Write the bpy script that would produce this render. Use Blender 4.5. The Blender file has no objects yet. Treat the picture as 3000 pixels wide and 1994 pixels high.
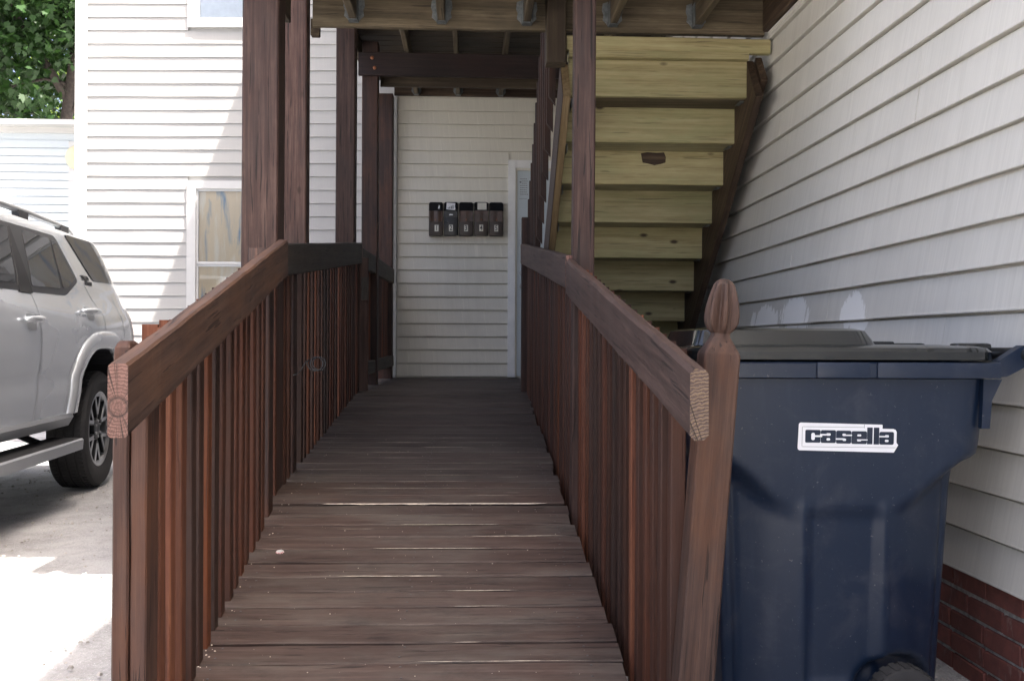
import bpy, bmesh, math, random
import numpy as np
from mathutils import Vector, Matrix, Euler

random.seed(7)
rng = np.random.default_rng(7)
R = math.radians
scene = bpy.context.scene
COL = scene.collection
H = 1.02                       # camera height over the ground; builders below take z relative to eye level

# ------------------------------------------------------------------ camera
cam = bpy.data.cameras.new('camera')
cam.sensor_width = 36.0
cam.lens = 35.0
cam.clip_start = 0.05
cam.clip_end = 500
camo = bpy.data.objects.new('camera', cam)
COL.objects.link(camo)
camo.matrix_world = (Matrix.Translation((0, 0, H)) @ Matrix.Rotation(R(-2.395), 4, 'Z')
                     @ Matrix.Rotation(R(90.157), 4, 'X') @ Matrix.Rotation(R(0.25), 4, 'Z'))
scene.camera = camo

# ------------------------------------------------------------------ sky and sun
TO_SUN = Vector((0.365, -0.27, 1.0)).normalized()
world = bpy.data.worlds.new('World')
scene.world = world
world.use_nodes = True
wn = world.node_tree
for n in list(wn.nodes):
    wn.nodes.remove(n)
sky = wn.nodes.new('ShaderNodeTexSky')
sky.sky_type = 'NISHITA'
sky.sun_disc = False
sky.sun_elevation = math.asin(TO_SUN.z)
sky.sun_rotation = math.atan2(TO_SUN.x, TO_SUN.y)
sky.air_density = 0.6
sky.dust_density = 8.0
sky.ozone_density = 0.0
bg = wn.nodes.new('ShaderNodeBackground')
bg.inputs['Strength'].default_value = 0.15
wo = wn.nodes.new('ShaderNodeOutputWorld')
wn.links.new(sky.outputs[0], bg.inputs[0])
wn.links.new(bg.outputs[0], wo.inputs[0])
sun = bpy.data.lights.new('sun', 'SUN')
sun.energy = 5.0
sun.angle = R(0.53)
sun.color = (1.0, 0.95, 0.87)
suno = bpy.data.objects.new('sun', sun)
COL.objects.link(suno)
suno.rotation_euler = TO_SUN.to_track_quat('Z', 'Y').to_euler()
suno.location = (3, -2, 12)

scene.render.engine = 'CYCLES'
scene.cycles.max_bounces = 8
scene.cycles.diffuse_bounces = 5
scene.cycles.use_denoising = True
vs = scene.view_settings
vs.view_transform = 'Standard'
vs.look = 'None'
vs.gamma = 1
vs.use_curve_mapping = False
vs.exposure = 2.2

# ------------------------------------------------------------------ helpers

PINV = {}

def thing(name, label, cat, loc=(0, 0, 0), group=None):
    """an Empty at the thing's base; loc in world metres"""
    o = bpy.data.objects.new(name, None)
    o.empty_display_size = 0.1
    COL.objects.link(o)
    o.location = loc
    o['label'] = label
    o['category'] = cat
    if group:
        o['group'] = group
    PINV[o.name] = Matrix.Translation(Vector(loc)).inverted()
    return o

def tag(o, label, cat, group=None):
    o['label'] = label
    o['category'] = cat
    if group:
        o['group'] = group
    return o

def mobj(name, me, mats, parent=None, mw=None):
    o = bpy.data.objects.new(name, me)
    if not isinstance(mats, (list, tuple)):
        mats = [mats]
    if len(me.materials) == 0:
        for m in mats:
            me.materials.append(m)
    mw = mw or Matrix.Identity(4)
    COL.objects.link(o)
    o.matrix_world = mw
    if parent is not None:
        o.parent = parent
        o.matrix_parent_inverse = PINV[parent.name]
        o.matrix_basis = mw
    PINV[o.name] = mw.inverted() if parent is None else mw.inverted()
    return o

def mesh(verts, faces, smooth=False, name='m'):
    me = bpy.data.meshes.new(name)
    me.from_pydata([tuple(v) for v in verts], [], faces)
    me.validate(verbose=False)
    me.update()
    if smooth:
        me.polygons.foreach_set('use_smooth', [True] * len(me.polygons))
    return me

def empty_part(name, parent, loc=(0, 0, 0)):
    o = bpy.data.objects.new(name, None)
    COL.objects.link(o)
    o.parent = parent
    o.matrix_parent_inverse = PINV[parent.name]
    o.matrix_basis = Matrix.Translation(Vector(loc))
    PINV[o.name] = Matrix.Translation(Vector(loc)).inverted()
    return o

BC = {}

def board_mesh(L, w, t, bev=0.004, segs=1, jit=0.0, shear=0.0, seed=0, round_end=0.0, shear2=None):
    """length along X, width along Z, thickness along Y; shear = tan for plumb cut ends"""
    key = (round(L, 4), round(w, 4), round(t, 4), bev, segs, jit, round(shear, 4), seed, round_end, shear2)
    rnd = random.Random(seed * 7919 + int(L * 1000))
    b = min(bev, w * .3, t * .3)
    sec = [(-t/2 + b, -w/2), (t/2 - b, -w/2), (t/2, -w/2 + b), (t/2, w/2 - b), (t/2 - b, w/2), (-t/2 + b, w/2), (-t/2, w/2 - b), (-t/2, -w/2 + b)]
    vs_, fs = [], []
    stations = [i / segs for i in range(segs + 1)]
    scl = [1.0] * len(stations)
    if round_end:
        stations = stations[:-1] + [1 - round_end / L * k for k in (1.0, .55, .2, 0)]
        scl = [1.0] * segs + [1.0, .93, .75, .5]
    for st, sc in zip(stations, scl):
        dy, dz = rnd.uniform(-jit, jit), rnd.uniform(-jit, jit)
        for (y, z) in sec:
            jy, jz = rnd.uniform(-jit, jit) * .5, rnd.uniform(-jit, jit) * .5
            x = -L/2 + L * st
            zz = z * sc + dz + jz
            yy = y * sc + dy + jy
            k = shear if (shear2 is None or st < .5) else shear2
            x += zz * k if (st < 1e-6 or st > 1 - 1e-6) else (zz * k)
            vs_.append((x, yy, zz))
    n = len(stations)
    for i in range(n - 1):
        for j in range(8):
            a, c = i * 8 + j, i * 8 + (j + 1) % 8
            fs.append((a, c, c + 8, a + 8))
    fs.append(tuple(range(7, -1, -1)))
    fs.append(tuple((n - 1) * 8 + j for j in range(8)))
    me = mesh(vs_, fs, name='board')
    me.polygons[len(fs) - 2].material_index = 1
    me.polygons[len(fs) - 1].material_index = 1
    return me

def frame(d, up):
    x = Vector(d).normalized()
    z = Vector(up)
    z = (z - x * z.dot(x)).normalized()
    y = z.cross(x)
    return Matrix((x, y, z)).transposed().to_4x4()

def board(name, p0, p1, w, t, mat, parent=None, up=(0, 0, 1), bev=0.004, segs=1, jit=0.0, plumb=False, share=True, round_end=0.0, H_=None):
    """a board from p0 to p1 (centre line, z relative to eye level); w along `up`, t across"""
    h = H if H_ is None else H_
    a, b = Vector(p0) + Vector((0, 0, h)), Vector(p1) + Vector((0, 0, h))
    d = b - a
    sh = 0.0
    if plumb:
        sh = d.z / math.hypot(d.x, d.y)
    L = d.length
    seed = 0 if (jit == 0) else random.randint(0, 4 if share else 9999)
    key = (round(L, 3), w, t, bev, segs, jit, round(sh, 3), seed, round_end, id(mat) if not isinstance(mat, (list, tuple)) else id(mat[0]))
    if key not in BC:
        me = board_mesh(round(L, 3), w, t, bev, segs, jit, sh, seed, round_end)
        mats = mat if isinstance(mat, (list, tuple)) else [mat, mat]
        for m in mats:
            me.materials.append(m)
        BC[key] = me
    mw = Matrix.Translation((a + b) / 2) @ frame(d, up)
    return mobj(name, BC[key], mat, parent, mw)

def vpost(name, x0, x1, y0, y1, z0, z1, mat, parent, lean=0.0, **k):
    """upright board by its extents"""
    p0 = ((x0 + x1) / 2 - lean * (z1 - z0), (y0 + y1) / 2, z0)
    p1 = ((x0 + x1) / 2, (y0 + y1) / 2, z1)
    # length along z; width axis = y
    return board(name, p0, p1, y1 - y0, x1 - x0, mat, parent, up=(0, 1, 0), **k)

class MB:
    def __init__(s):
        s.v, s.f, s.m = [], [], []
    def add(s, vs_, fs, mi=0):
        o = len(s.v)
        s.v += [tuple(v) for v in vs_]
        s.f += [tuple(i + o for i in f) for f in fs]
        s.m += [mi] * len(fs)
    def box(s, c, d, mi=0, M=None, taper=(1, 1)):
        x, y, z = d[0]/2, d[1]/2, d[2]/2
        p = []
        for sz in (-1, 1):
            tx, ty = (taper if sz > 0 else (1, 1))
            for sx, sy in ((-1, -1), (1, -1), (1, 1), (-1, 1)):
                p.append(Vector((sx * x * tx, sy * y * ty, sz * z)))
        if M is not None:
            p = [M @ q for q in p]
        p = [q + Vector(c) for q in p]
        s.add(p, [(0, 3, 2, 1), (4, 5, 6, 7), (0, 1, 5, 4), (1, 2, 6, 5), (2, 3, 7, 6), (3, 0, 4, 7)], mi)
    def tube(s, pts, r, n=8, mi=0, closed=False):
        pts = [Vector(p) for p in pts]
        rs = r if isinstance(r, (list, tuple)) else [r] * len(pts)
        vs_, fs = [], []
        N = len(pts)
        prev = None
        for i, p in enumerate(pts):
            a = pts[(i - 1) % N] if (closed or i > 0) else p
            b = pts[(i + 1) % N] if (closed or i < N - 1) else p
            t = (b - a).normalized()
            ref = Vector((0, 0, 1)) if abs(t.z) < .9 else Vector((1, 0, 0))
            u = prev if prev is not None else ref
            u = (u - t * u.dot(t))
            if u.length < 1e-4:
                u = Vector((0, 1, 0)) - t * t.y
            u.normalize()
            prev = u
            w = t.cross(u)
            for k in range(n):
                an = 2 * math.pi * k / n
                vs_.append(p + (u * math.cos(an) + w * math.sin(an)) * rs[i])
        M = N if closed else N - 1
        for i in range(M):
            for k in range(n):
                a, b = i * n + k, i * n + (k + 1) % n
                c, d = ((i + 1) % N) * n + (k + 1) % n, ((i + 1) % N) * n + k
                fs.append((a, b, c, d))
        if not closed:
            fs.append(tuple(range(n - 1, -1, -1)))
            fs.append(tuple((N - 1) * n + k for k in range(n)))
        s.add(vs_, fs, mi)
    def lathe(s, prof, n=32, axis='Z', c=(0, 0, 0), mi=0, cap=True):
        """prof: list of (r, h)"""
        vs_, fs = [], []
        for (r, h) in prof:
            for k in range(n):
                a = 2 * math.pi * k / n
                p = (r * math.cos(a), r * math.sin(a), h)
                if axis == 'X':
                    p = (p[2], p[0], p[1])
                elif axis == 'Y':
                    p = (p[1], p[2], p[0])
                vs_.append(Vector(p) + Vector(c))
        for i in range(len(prof) - 1):
            for k in range(n):
                a, b = i * n + k, i * n + (k + 1) % n
                fs.append((a, b, b + n, a + n))
        if cap:
            fs.append(tuple(range(n - 1, -1, -1)))
            fs.append(tuple((len(prof) - 1) * n + k for k in range(n)))
        s.add(vs_, fs, mi)
    def poly(s, pts, thick, mi=0, d=(0, -1, 0)):
        """flat polygon extruded along d by thick"""
        n = len(pts)
        d = Vector(d) * thick
        vs_ = [Vector(p) for p in pts] + [Vector(p) + d for p in pts]
        fs = [tuple(range(n)), tuple(range(2 * n - 1, n - 1, -1))]
        for i in range(n):
            j = (i + 1) % n
            fs.append((i, i + n, j + n, j))
        s.add(vs_, fs, mi)
    def build(s, name, mats, parent=None, smooth=False, angle=None, mw=None):
        me = mesh(s.v, s.f, smooth, name)
        mats = mats if isinstance(mats, (list, tuple)) else [mats]
        for m in mats:
            me.materials.append(m)
        if any(s.m) and len(me.polygons) == len(s.m):
            me.polygons.foreach_set('material_index', s.m)
        bm = bmesh.new()
        bm.from_mesh(me)
        bmesh.ops.recalc_face_normals(bm, faces=bm.faces)
        bm.to_mesh(me)
        bm.free()
        if smooth and angle is not None:
            me.set_sharp_from_angle(angle=R(angle))
        return mobj(name, me, mats, parent, mw)

def bevel_box(name, c, d, bev, mat, parent=None, seg=2, mw=None, H_=0.0):
    bm = bmesh.new()
    bmesh.ops.create_cube(bm, size=1)
    bmesh.ops.scale(bm, vec=d, verts=bm.verts)
    bmesh.ops.bevel(bm, geom=bm.edges[:], offset=bev, segments=seg, affect='EDGES', profile=0.6)
    me = bpy.data.meshes.new(name)
    bm.to_mesh(me)
    bm.free()
    me.polygons.foreach_set('use_smooth', [True] * len(me.polygons))
    me.set_sharp_from_angle(angle=R(40))
    me.materials.append(mat)
    m = Matrix.Translation(Vector(c) + Vector((0, 0, H_)))
    if mw is not None:
        m = m @ mw
    return mobj(name, me, mat, parent, m)

def text_mesh(body, size, extrude=0.0005, offset=0.0, xs=1.0):
    cu = bpy.data.curves.new('t', 'FONT')
    cu.body = body
    cu.size = size
    cu.extrude = extrude
    cu.offset = offset
    cu.align_x = 'CENTER'
    cu.align_y = 'CENTER'
    cu.resolution_u = 3
    o = bpy.data.objects.new('t', cu)
    COL.objects.link(o)
    dg = bpy.context.evaluated_depsgraph_get()
    me = bpy.data.meshes.new_from_object(o.evaluated_get(dg))
    bpy.data.objects.remove(o)
    bpy.data.curves.remove(cu)
    if xs != 1.0:
        me.transform(Matrix.Diagonal((xs, 1, 1, 1)))
    return me

# ------------------------------------------------------------------ materials
class NT:
    def __init__(s, name):
        s.mat = bpy.data.materials.new(name)
        s.mat.use_nodes = True
        s.t = s.mat.node_tree
        s.b = s.t.nodes['Principled BSDF']
    def n(s, typ, **k):
        nd = s.t.nodes.new(typ)
        for a, v in k.items():
            if a.startswith('_'):
                setattr(nd, a[1:], v)
            else:
                nd.inputs[int(a[1:]) if a[0] == 'i' and a[1:].isdigit() else a.replace('__', ' ')].default_value = v
        return nd
    def l(s, a, b):
        s.t.links.new(a, b)
    def math(s, op, a, b=None, c=None, clamp=False):
        nd = s.t.nodes.new('ShaderNodeMath')
        nd.operation = op
        nd.use_clamp = clamp
        for i, v in enumerate((a, b, c)):
            if v is None:
                continue
            if isinstance(v, (int, float)):
                nd.inputs[i].default_value = v
            else:
                s.l(v, nd.inputs[i])
        return nd.outputs[0]
    def mix(s, fac, a, b, mode='MIX'):
        nd = s.t.nodes.new('ShaderNodeMix')
        nd.data_type = 'RGBA'
        nd.blend_type = mode
        nd.clamp_factor = True
        for inp, v in ((0, fac), (6, a), (7, b)):
            if isinstance(v, (int, float)):
                nd.inputs[inp].default_value = v
            elif isinstance(v, (tuple, list)):
                nd.inputs[inp].default_value = (*v[:3], 1)
            else:
                s.l(v, nd.inputs[inp])
        return nd.outputs[2]
    def ramp(s, fac, stops, interp='LINEAR'):
        nd = s.t.nodes.new('ShaderNodeValToRGB')
        nd.color_ramp.interpolation = interp
        el = nd.color_ramp.elements
        while len(el) < len(stops):
            el.new(0.5)
        for e, (p, c) in zip(el, stops):
            e.position = p
            e.color = (*c, 1) if isinstance(c, (tuple, list)) else (c, c, c, 1)
        s.l(fac, nd.inputs[0])
        return nd.outputs[0]
    def noise(s, vec, scale=5, detail=4, rough=.55, dist=0.0):
        nd = s.t.nodes.new('ShaderNodeTexNoise')
        nd.inputs['Scale'].default_value = scale
        nd.inputs['Detail'].default_value = detail
        nd.inputs['Roughness'].default_value = rough
        nd.inputs['Distortion'].default_value = dist
        if vec is not None:
            s.l(vec, nd.inputs['Vector'])
        return nd.outputs[0]
    def mapping(s, vec, scale=(1, 1, 1), loc=(0, 0, 0)):
        nd = s.t.nodes.new('ShaderNodeMapping')
        nd.inputs['Scale'].default_value = scale
        nd.inputs['Location'].default_value = loc
        s.l(vec, nd.inputs['Vector'])
        return nd.outputs[0]
    def bump(s, height, strength=.3, dist=.002):
        nd = s.t.nodes.new('ShaderNodeBump')
        nd.inputs['Strength'].default_value = strength
        nd.inputs['Distance'].default_value = dist
        s.l(height, nd.inputs['Height'])
        s.l(nd.outputs[0], s.b.inputs['Normal'])
    def objvec(s):
        """object coordinates shifted by a random per object"""
        tc = s.t.nodes.new('ShaderNodeTexCoord')
        oi = s.t.nodes.new('ShaderNodeObjectInfo')
        s.rand = oi.outputs['Random']
        m = s.math('MULTIPLY', s.rand, 91.7)
        cx = s.t.nodes.new('ShaderNodeCombineXYZ')
        s.l(m, cx.inputs[0]); s.l(m, cx.inputs[1]); s.l(m, cx.inputs[2])
        ad = s.t.nodes.new('ShaderNodeVectorMath')
        ad.operation = 'ADD'
        s.l(tc.outputs['Object'], ad.inputs[0]); s.l(cx.outputs[0], ad.inputs[1])
        s.obj = tc.outputs['Object']
        return ad.outputs[0]
    def pos(s):
        return s.t.nodes.new('ShaderNodeNewGeometry').outputs['Position']

def wood(name, ramp, rand_ramp=None, rand_mix=0.0, rough=.62, grain=1.0, patch=None, patch_amt=.5, cracks=.6, bump=.5, knots=0.0, spec=.35, sat=1.08, var=.5, flat=False, path=False, bright=.84):
    m = NT(name)
    v = m.objvec()
    g = m.noise(m.mapping(v, (.9 * grain, 38 * grain, 38 * grain)), 2.6, 5, .62, .15)
    fine = m.noise(m.mapping(v, (5, 190, 190)), 2.0, 3, .6)
    wav = m.t.nodes.new('ShaderNodeTexWave')
    wav.wave_type = 'BANDS'
    wav.bands_direction = 'DIAGONAL'
    wav.inputs['Scale'].default_value = 9 * grain
    wav.inputs['Distortion'].default_value = 5
    wav.inputs['Detail'].default_value = 2.5
    wav.inputs['Detail Scale'].default_value = 1.4
    m.l(m.mapping(v, (.05, 1.5, 1.5)), wav.inputs['Vector'])
    blot = m.noise(m.mapping(v, (2.0, 7, 7)), 1.5, 6, .68)
    fac = m.math('MULTIPLY_ADD', g, .46, m.math('MULTIPLY', wav.outputs['Fac'], .08))
    fac = m.math('MULTIPLY_ADD', blot, .42, fac)
    fac = m.math('MULTIPLY_ADD', fine, .30, m.math('SUBTRACT', fac, .13))
    fac = m.math('MULTIPLY_ADD', fac, 1.5, -.25)
    col = m.ramp(fac, ramp)
    if rand_ramp:
        rr = m.ramp(m.rand, rand_ramp, 'LINEAR')
        col = m.mix(rand_mix, col, m.mix(.75, rr, m.mix(1.0, rr, col, 'OVERLAY')))
    if patch:
        pn = m.noise(m.mapping(v, (1.2, 3.5, 3.5)), 1.7, 5, .65)
        pf = m.ramp(pn, [(.46, 0.0), (.68, 1.0)])
        col = m.mix(m.math('MULTIPLY', pf, patch_amt), col, patch)
    if knots:
        vo = m.t.nodes.new('ShaderNodeTexVoronoi')
        vo.inputs['Scale'].default_value = 3.4
        m.l(m.mapping(v, (1.1, 0.0 if flat else 2.1, 2.3 if flat else 2.1)), vo.inputs['Vector'])
        kf = m.ramp(vo.outputs['Distance'], [(0.05, 1.0), (.12, 0.0)])
        col = m.mix(m.math('MULTIPLY', kf, knots), col, (.035, .02, .012))
    cr = m.noise(m.mapping(v, (2.2, 60, 60)), 1.6, 2, .5, .4)
    cf = m.ramp(cr, [(.0, 1.0), (.33, 1.0), (.36, 0.0)])
    col = m.mix(m.math('MULTIPLY', cf, cracks), col, (.012, .008, .007))
    if path:
        sx_ = m.t.nodes.new('ShaderNodeSeparateXYZ')
        pp = m.pos()
        m.l(pp, sx_.inputs[0])
        dx = m.math('MULTIPLY', m.math('ADD', sx_.outputs[0], .17), 2.4)
        wn2 = m.noise(m.mapping(pp, (1.2, 2.2, 1)), 2.2, 6, .7)
        pm = m.math('MULTIPLY', m.math('SUBTRACT', 1.0, m.math('MULTIPLY', dx, dx), clamp=True), m.ramp(wn2, [(.40, 0.0), (.66, 1.0)]))
        col = m.mix(m.math('MULTIPLY', pm, .32), col, m.mix(fine, (.085, .070, .062), (.17, .145, .128)))
        dk = m.noise(m.mapping(pp, (2.2, 5.0, 1), (7, 3, 0)), 1.8, 6, .75)
        col = m.mix(m.math('MULTIPLY', m.ramp(dk, [(.54, 0.0), (.70, 1.0)]), .55), col, (.022, .017, .016))
    vv = m.math('MULTIPLY_ADD', m.math('FRACT', m.math('MULTIPLY', m.rand, 57.31)), var * bright, (1 - var * .5) * bright)
    hv = m.t.nodes.new('ShaderNodeHueSaturation')
    hv.inputs['Saturation'].default_value = sat
    m.l(vv, hv.inputs['Value']); m.l(col, hv.inputs['Color'])
    col = hv.outputs[0]
    m.l(col, m.b.inputs['Base Color'])
    rg = m.math('MULTIPLY_ADD', fine, .3, rough - .15)
    m.l(rg, m.b.inputs['Roughness'])
    m.b.inputs['Specular IOR Level'].default_value = spec
    h = m.math('SUBTRACT', m.math('MULTIPLY_ADD', fine, .6, m.math('MULTIPLY', g, .6)), m.math('MULTIPLY', cf, 1.2))
    m.bump(h, bump, .0025)
    return m.mat

def endgrain(name, c0, c1, c2, off=(0, .003, .012), ring=None):
    m = NT(name)
    v = m.objvec()
    mp = m.mapping(m.obj, (0, 1, 1), off)
    nz = m.noise(m.obj, 18, 3)
    wv = m.t.nodes.new('ShaderNodeTexWave')
    wv.wave_type = 'RINGS'
    wv.rings_direction = 'X'
    wv.inputs['Scale'].default_value = 42
    wv.inputs['Distortion'].default_value = 5.0
    wv.inputs['Detail'].default_value = 3
    wv.inputs['Detail Scale'].default_value = 2.5
    m.l(mp, wv.inputs['Vector'])
    f = m.math('MULTIPLY_ADD', wv.outputs['Fac'], .6, m.math('MULTIPLY', nz, .4))
    col = m.ramp(f, [(.2, c0), (.5, c1), (.85, c2)])
    # radial drying checks
    sp = m.t.nodes.new('ShaderNodeSeparateXYZ')
    m.l(mp, sp.inputs[0])
    an = m.math('ARCTAN2', sp.outputs[2], sp.outputs[1])
    cx = m.t.nodes.new('ShaderNodeCombineXYZ')
    m.l(m.math('MULTIPLY', an, 2.3), cx.inputs[0])
    m.l(m.math('MULTIPLY', m.rand, 31.0), cx.inputs[1])
    rn = m.noise(cx.outputs[0], 2.6, 2, .6)
    ck = m.ramp(m.math('ABSOLUTE', m.math('SUBTRACT', rn, .5)), [(.0, 1.0), (.012, 1.0), (.024, 0.0)])
    col = m.mix(m.math('MULTIPLY', ck, .75), col, (.015, .01, .008))
    if ring:
        rad = m.math('SQRT', m.math('ADD', m.math('POWER', sp.outputs[1], 2.0), m.math('POWER', sp.outputs[2], 2.0)))
        rg = m.ramp(m.math('ABSOLUTE', m.math('SUBTRACT', m.math('MULTIPLY_ADD', nz, .004, rad), ring)), [(.0, 1.0), (.0006, 1.0), (.0014, 0.0)])
        ck = m.math('MAXIMUM', ck, rg)
        col = m.mix(m.math('MULTIPLY', rg, .8), col, (.015, .01, .008))
    m.l(col, m.b.inputs['Base Color'])
    m.b.inputs['Roughness'].default_value = .8
    m.bump(m.math('SUBTRACT', f, ck), .6, .003)
    return m.mat

def plain(name, col, rough=.5, metal=0.0, spec=.5, noise=0.0, nscale=20, coat=0.0, bump=0.0, dirt=None, dirt_amt=.5):
    m = NT(name)
    m.b.inputs['Roughness'].default_value = rough
    m.b.inputs['Metallic'].default_value = metal
    m.b.inputs['Specular IOR Level'].default_value = spec
    if coat:
        m.b.inputs['Coat Weight'].default_value = coat
        m.b.inputs['Coat Roughness'].default_value = .04
    if noise or dirt:
        v = m.objvec()
        nz = m.noise(v, nscale, 5, .6)
        c = m.mix(m.ramp(nz, [(.35, 0.0), (.65, 1.0)]), tuple(x * (1 - noise) for x in col), tuple(min(1, x * (1 + noise)) for x in col))
        if dirt:
            d = m.noise(v, nscale * .35, 7, .7)
            c = m.mix(m.math('MULTIPLY', m.ramp(d, [(.5, 0.0), (.72, 1.0)]), dirt_amt), c, dirt)
        m.l(c, m.b.inputs['Base Color'])
        if bump:
            m.bump(nz, bump, .003)
        m.l(m.math('MULTIPLY_ADD', nz, .25, rough - .12), m.b.inputs['Roughness'])
    else:
        m.b.inputs['Base Color'].default_value = (*col, 1)
    return m.mat

M = {}
# stained woods of the ramp and porch
STAIN_RAND = [(0.0, (.080, .052, .041)), (.18, (.18, .076, .043)), (.36, (.095, .060, .046)), (.5, (.22, .085, .046)), (.66, (.12, .070, .052)), (.8, (.28, .105, .052)), (.9, (.16, .080, .053)), (1.0, (.36, .135, .056))]
M['end'] = endgrain('stained_end_grain', (.15, .078, .066), (.20, .105, .085), (.27, .145, .115))
M['end_pith'] = endgrain('pith_end_grain', (.13, .068, .054), (.155, .083, .066), (.185, .10, .08), off=(0, 0, .012), ring=.021)
M['end_old'] = endgrain('rotten_end_grain', (.085, .057, .046), (.125, .083, .065), (.19, .132, .08), off=(0, .03, .15))
M['rail'] = wood('stained_rail', [(.2, (.028, .018, .015)), (.5, (.062, .038, .030)), (.8, (.125, .075, .055))], patch=(.115, .058, .034), patch_amt=.55, cracks=.8)
M['rail_red'] = wood('stained_rail_reddish', [(.2, (.030, .019, .016)), (.5, (.064, .041, .034)), (.8, (.12, .078, .065))], patch=(.078, .054, .047), patch_amt=.6, cracks=.8)
M['rail_grey'] = wood('weathered_dark_rail', [(.2, (.040, .037, .034)), (.5, (.074, .066, .060)), (.8, (.13, .115, .10))], patch=(.09, .055, .035), patch_amt=.45, cracks=.7)
M['baluster'] = wood('stained_baluster', [(.2, (.032, .018, .015)), (.5, (.085, .045, .034)), (.8, (.16, .085, .06))], STAIN_RAND, .9, patch=(.045, .033, .03), patch_amt=.45, cracks=.5)
M['baluster_red'] = wood('fresh_red_baluster', [(.2, (.085, .033, .021)), (.5, (.155, .062, .038)), (.8, (.25, .11, .062))], patch=(.11, .05, .036), patch_amt=.5, cracks=.35, knots=.6)
M['newel'] = wood('stained_newel', [(.2, (.038, .021, .017)), (.5, (.088, .047, .036)), (.8, (.15, .085, .062))], patch=(.15, .060, .030), patch_amt=.6, cracks=.75)
M['newel_old'] = wood('weathered_newel', [(.2, (.030, .018, .014)), (.5, (.068, .040, .031)), (.8, (.125, .075, .055))], patch=(.13, .056, .028), patch_amt=.6, cracks=.8, var=.0)
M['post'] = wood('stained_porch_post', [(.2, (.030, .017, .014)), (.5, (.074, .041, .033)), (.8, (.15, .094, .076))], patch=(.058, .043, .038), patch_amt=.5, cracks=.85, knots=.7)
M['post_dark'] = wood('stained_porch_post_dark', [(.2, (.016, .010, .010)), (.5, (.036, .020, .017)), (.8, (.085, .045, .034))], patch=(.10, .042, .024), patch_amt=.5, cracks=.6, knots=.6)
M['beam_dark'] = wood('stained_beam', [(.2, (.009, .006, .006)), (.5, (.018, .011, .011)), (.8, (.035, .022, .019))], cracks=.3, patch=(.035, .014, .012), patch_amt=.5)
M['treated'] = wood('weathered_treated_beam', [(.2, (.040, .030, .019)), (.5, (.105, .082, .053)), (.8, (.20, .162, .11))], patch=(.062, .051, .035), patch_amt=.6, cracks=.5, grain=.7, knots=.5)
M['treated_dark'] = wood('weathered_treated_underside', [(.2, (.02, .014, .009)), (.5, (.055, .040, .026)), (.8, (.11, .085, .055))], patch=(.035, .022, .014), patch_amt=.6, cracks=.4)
M['pine'] = wood('new_treated_pine', [(.2, (.20, .165, .09)), (.5, (.36, .32, .195)), (.8, (.48, .445, .30))], [(0, (.30, .29, .17)), (.5, (.37, .33, .195)), (1, (.41, .375, .235))], .45, rough=.6, patch=(.27, .28, .145), patch_amt=.6, cracks=.35, bump=.35, grain=.8, knots=.95, flat=True, var=.25, bright=1.0)
M['tread'] = wood('tread_shaded_pine', [(.2, (.16, .14, .08)), (.5, (.32, .29, .18)), (.8, (.42, .385, .26))], cracks=.3, grain=.8, patch=(.13, .12, .07), patch_amt=.5, bright=1.0)  # stair pine dulled, shade under the treads put into the colour
M['stringer_tan'] = wood('tan_stringer', [(.2, (.13, .09, .05)), (.5, (.26, .19, .11)), (.8, (.37, .29, .18))], patch=(.15, .11, .06), patch_amt=.6, cracks=.4)
M['stringer_brown'] = wood('brown_stringer', [(.2, (.02, .013, .01)), (.5, (.065, .042, .028)), (.8, (.15, .105, .07))], patch=(.03, .02, .014), patch_amt=.6, cracks=.6)
M['fence_red'] = wood('red_fence_wood', [(.2, (.10, .035, .02)), (.5, (.19, .072, .042)), (.8, (.28, .13, .08))], cracks=.3)
M['plank'] = wood('stained_deck_plank', [(.2, (.042, .027, .0225)), (.5, (.092, .061, .051)), (.8, (.165, .120, .102))],
                  [(0, (.062, .046, .040)), (.4, (.098, .070, .059)), (.7, (.076, .062, .056)), (1, (.12, .076, .060))], .35, patch=(.135, .122, .106), patch_amt=.55, cracks=.8, rough=.66, bump=.8, var=.28, path=True, bright=.80)
M['plank_dark'] = wood('dark_deck_plank', [(.2, (.040, .030, .028)), (.5, (.090, .070, .063)), (.8, (.18, .148, .13))],
                       [(0, (.075, .060, .055)), (.5, (.10, .08, .073)), (1, (.125, .088, .076))], .5, patch=(.125, .112, .095), patch_amt=.5, cracks=.7, rough=.66, bump=.8, var=.28, path=True, bright=.80)
M['sand'] = plain('packed_sand', (.50, .44, .36), .95, noise=.25, nscale=60)
M['galv'] = plain('galvanised_steel', (.17, .185, .19), .55, .6, noise=.3, nscale=40)
M['bolt'] = plain('bolt_zinc', (.42, .43, .42), .45, .7)
M['bolt_rust'] = plain('bolt_rust', (.30, .12, .06), .6, .5)
M['wire'] = plain('grey_wire', (.07, .072, .075), .5, .4)
M['black_plastic'] = plain('black_plastic', (.012, .013, .014), .35, noise=.2, nscale=30)
M['white_paint'] = plain('white_painted_trim', (.78, .78, .77), .45, noise=.04, nscale=8)
M['white_vinyl'] = plain('white_vinyl_trim', (.52, .52, .51), .4, noise=.03, nscale=6)

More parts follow.
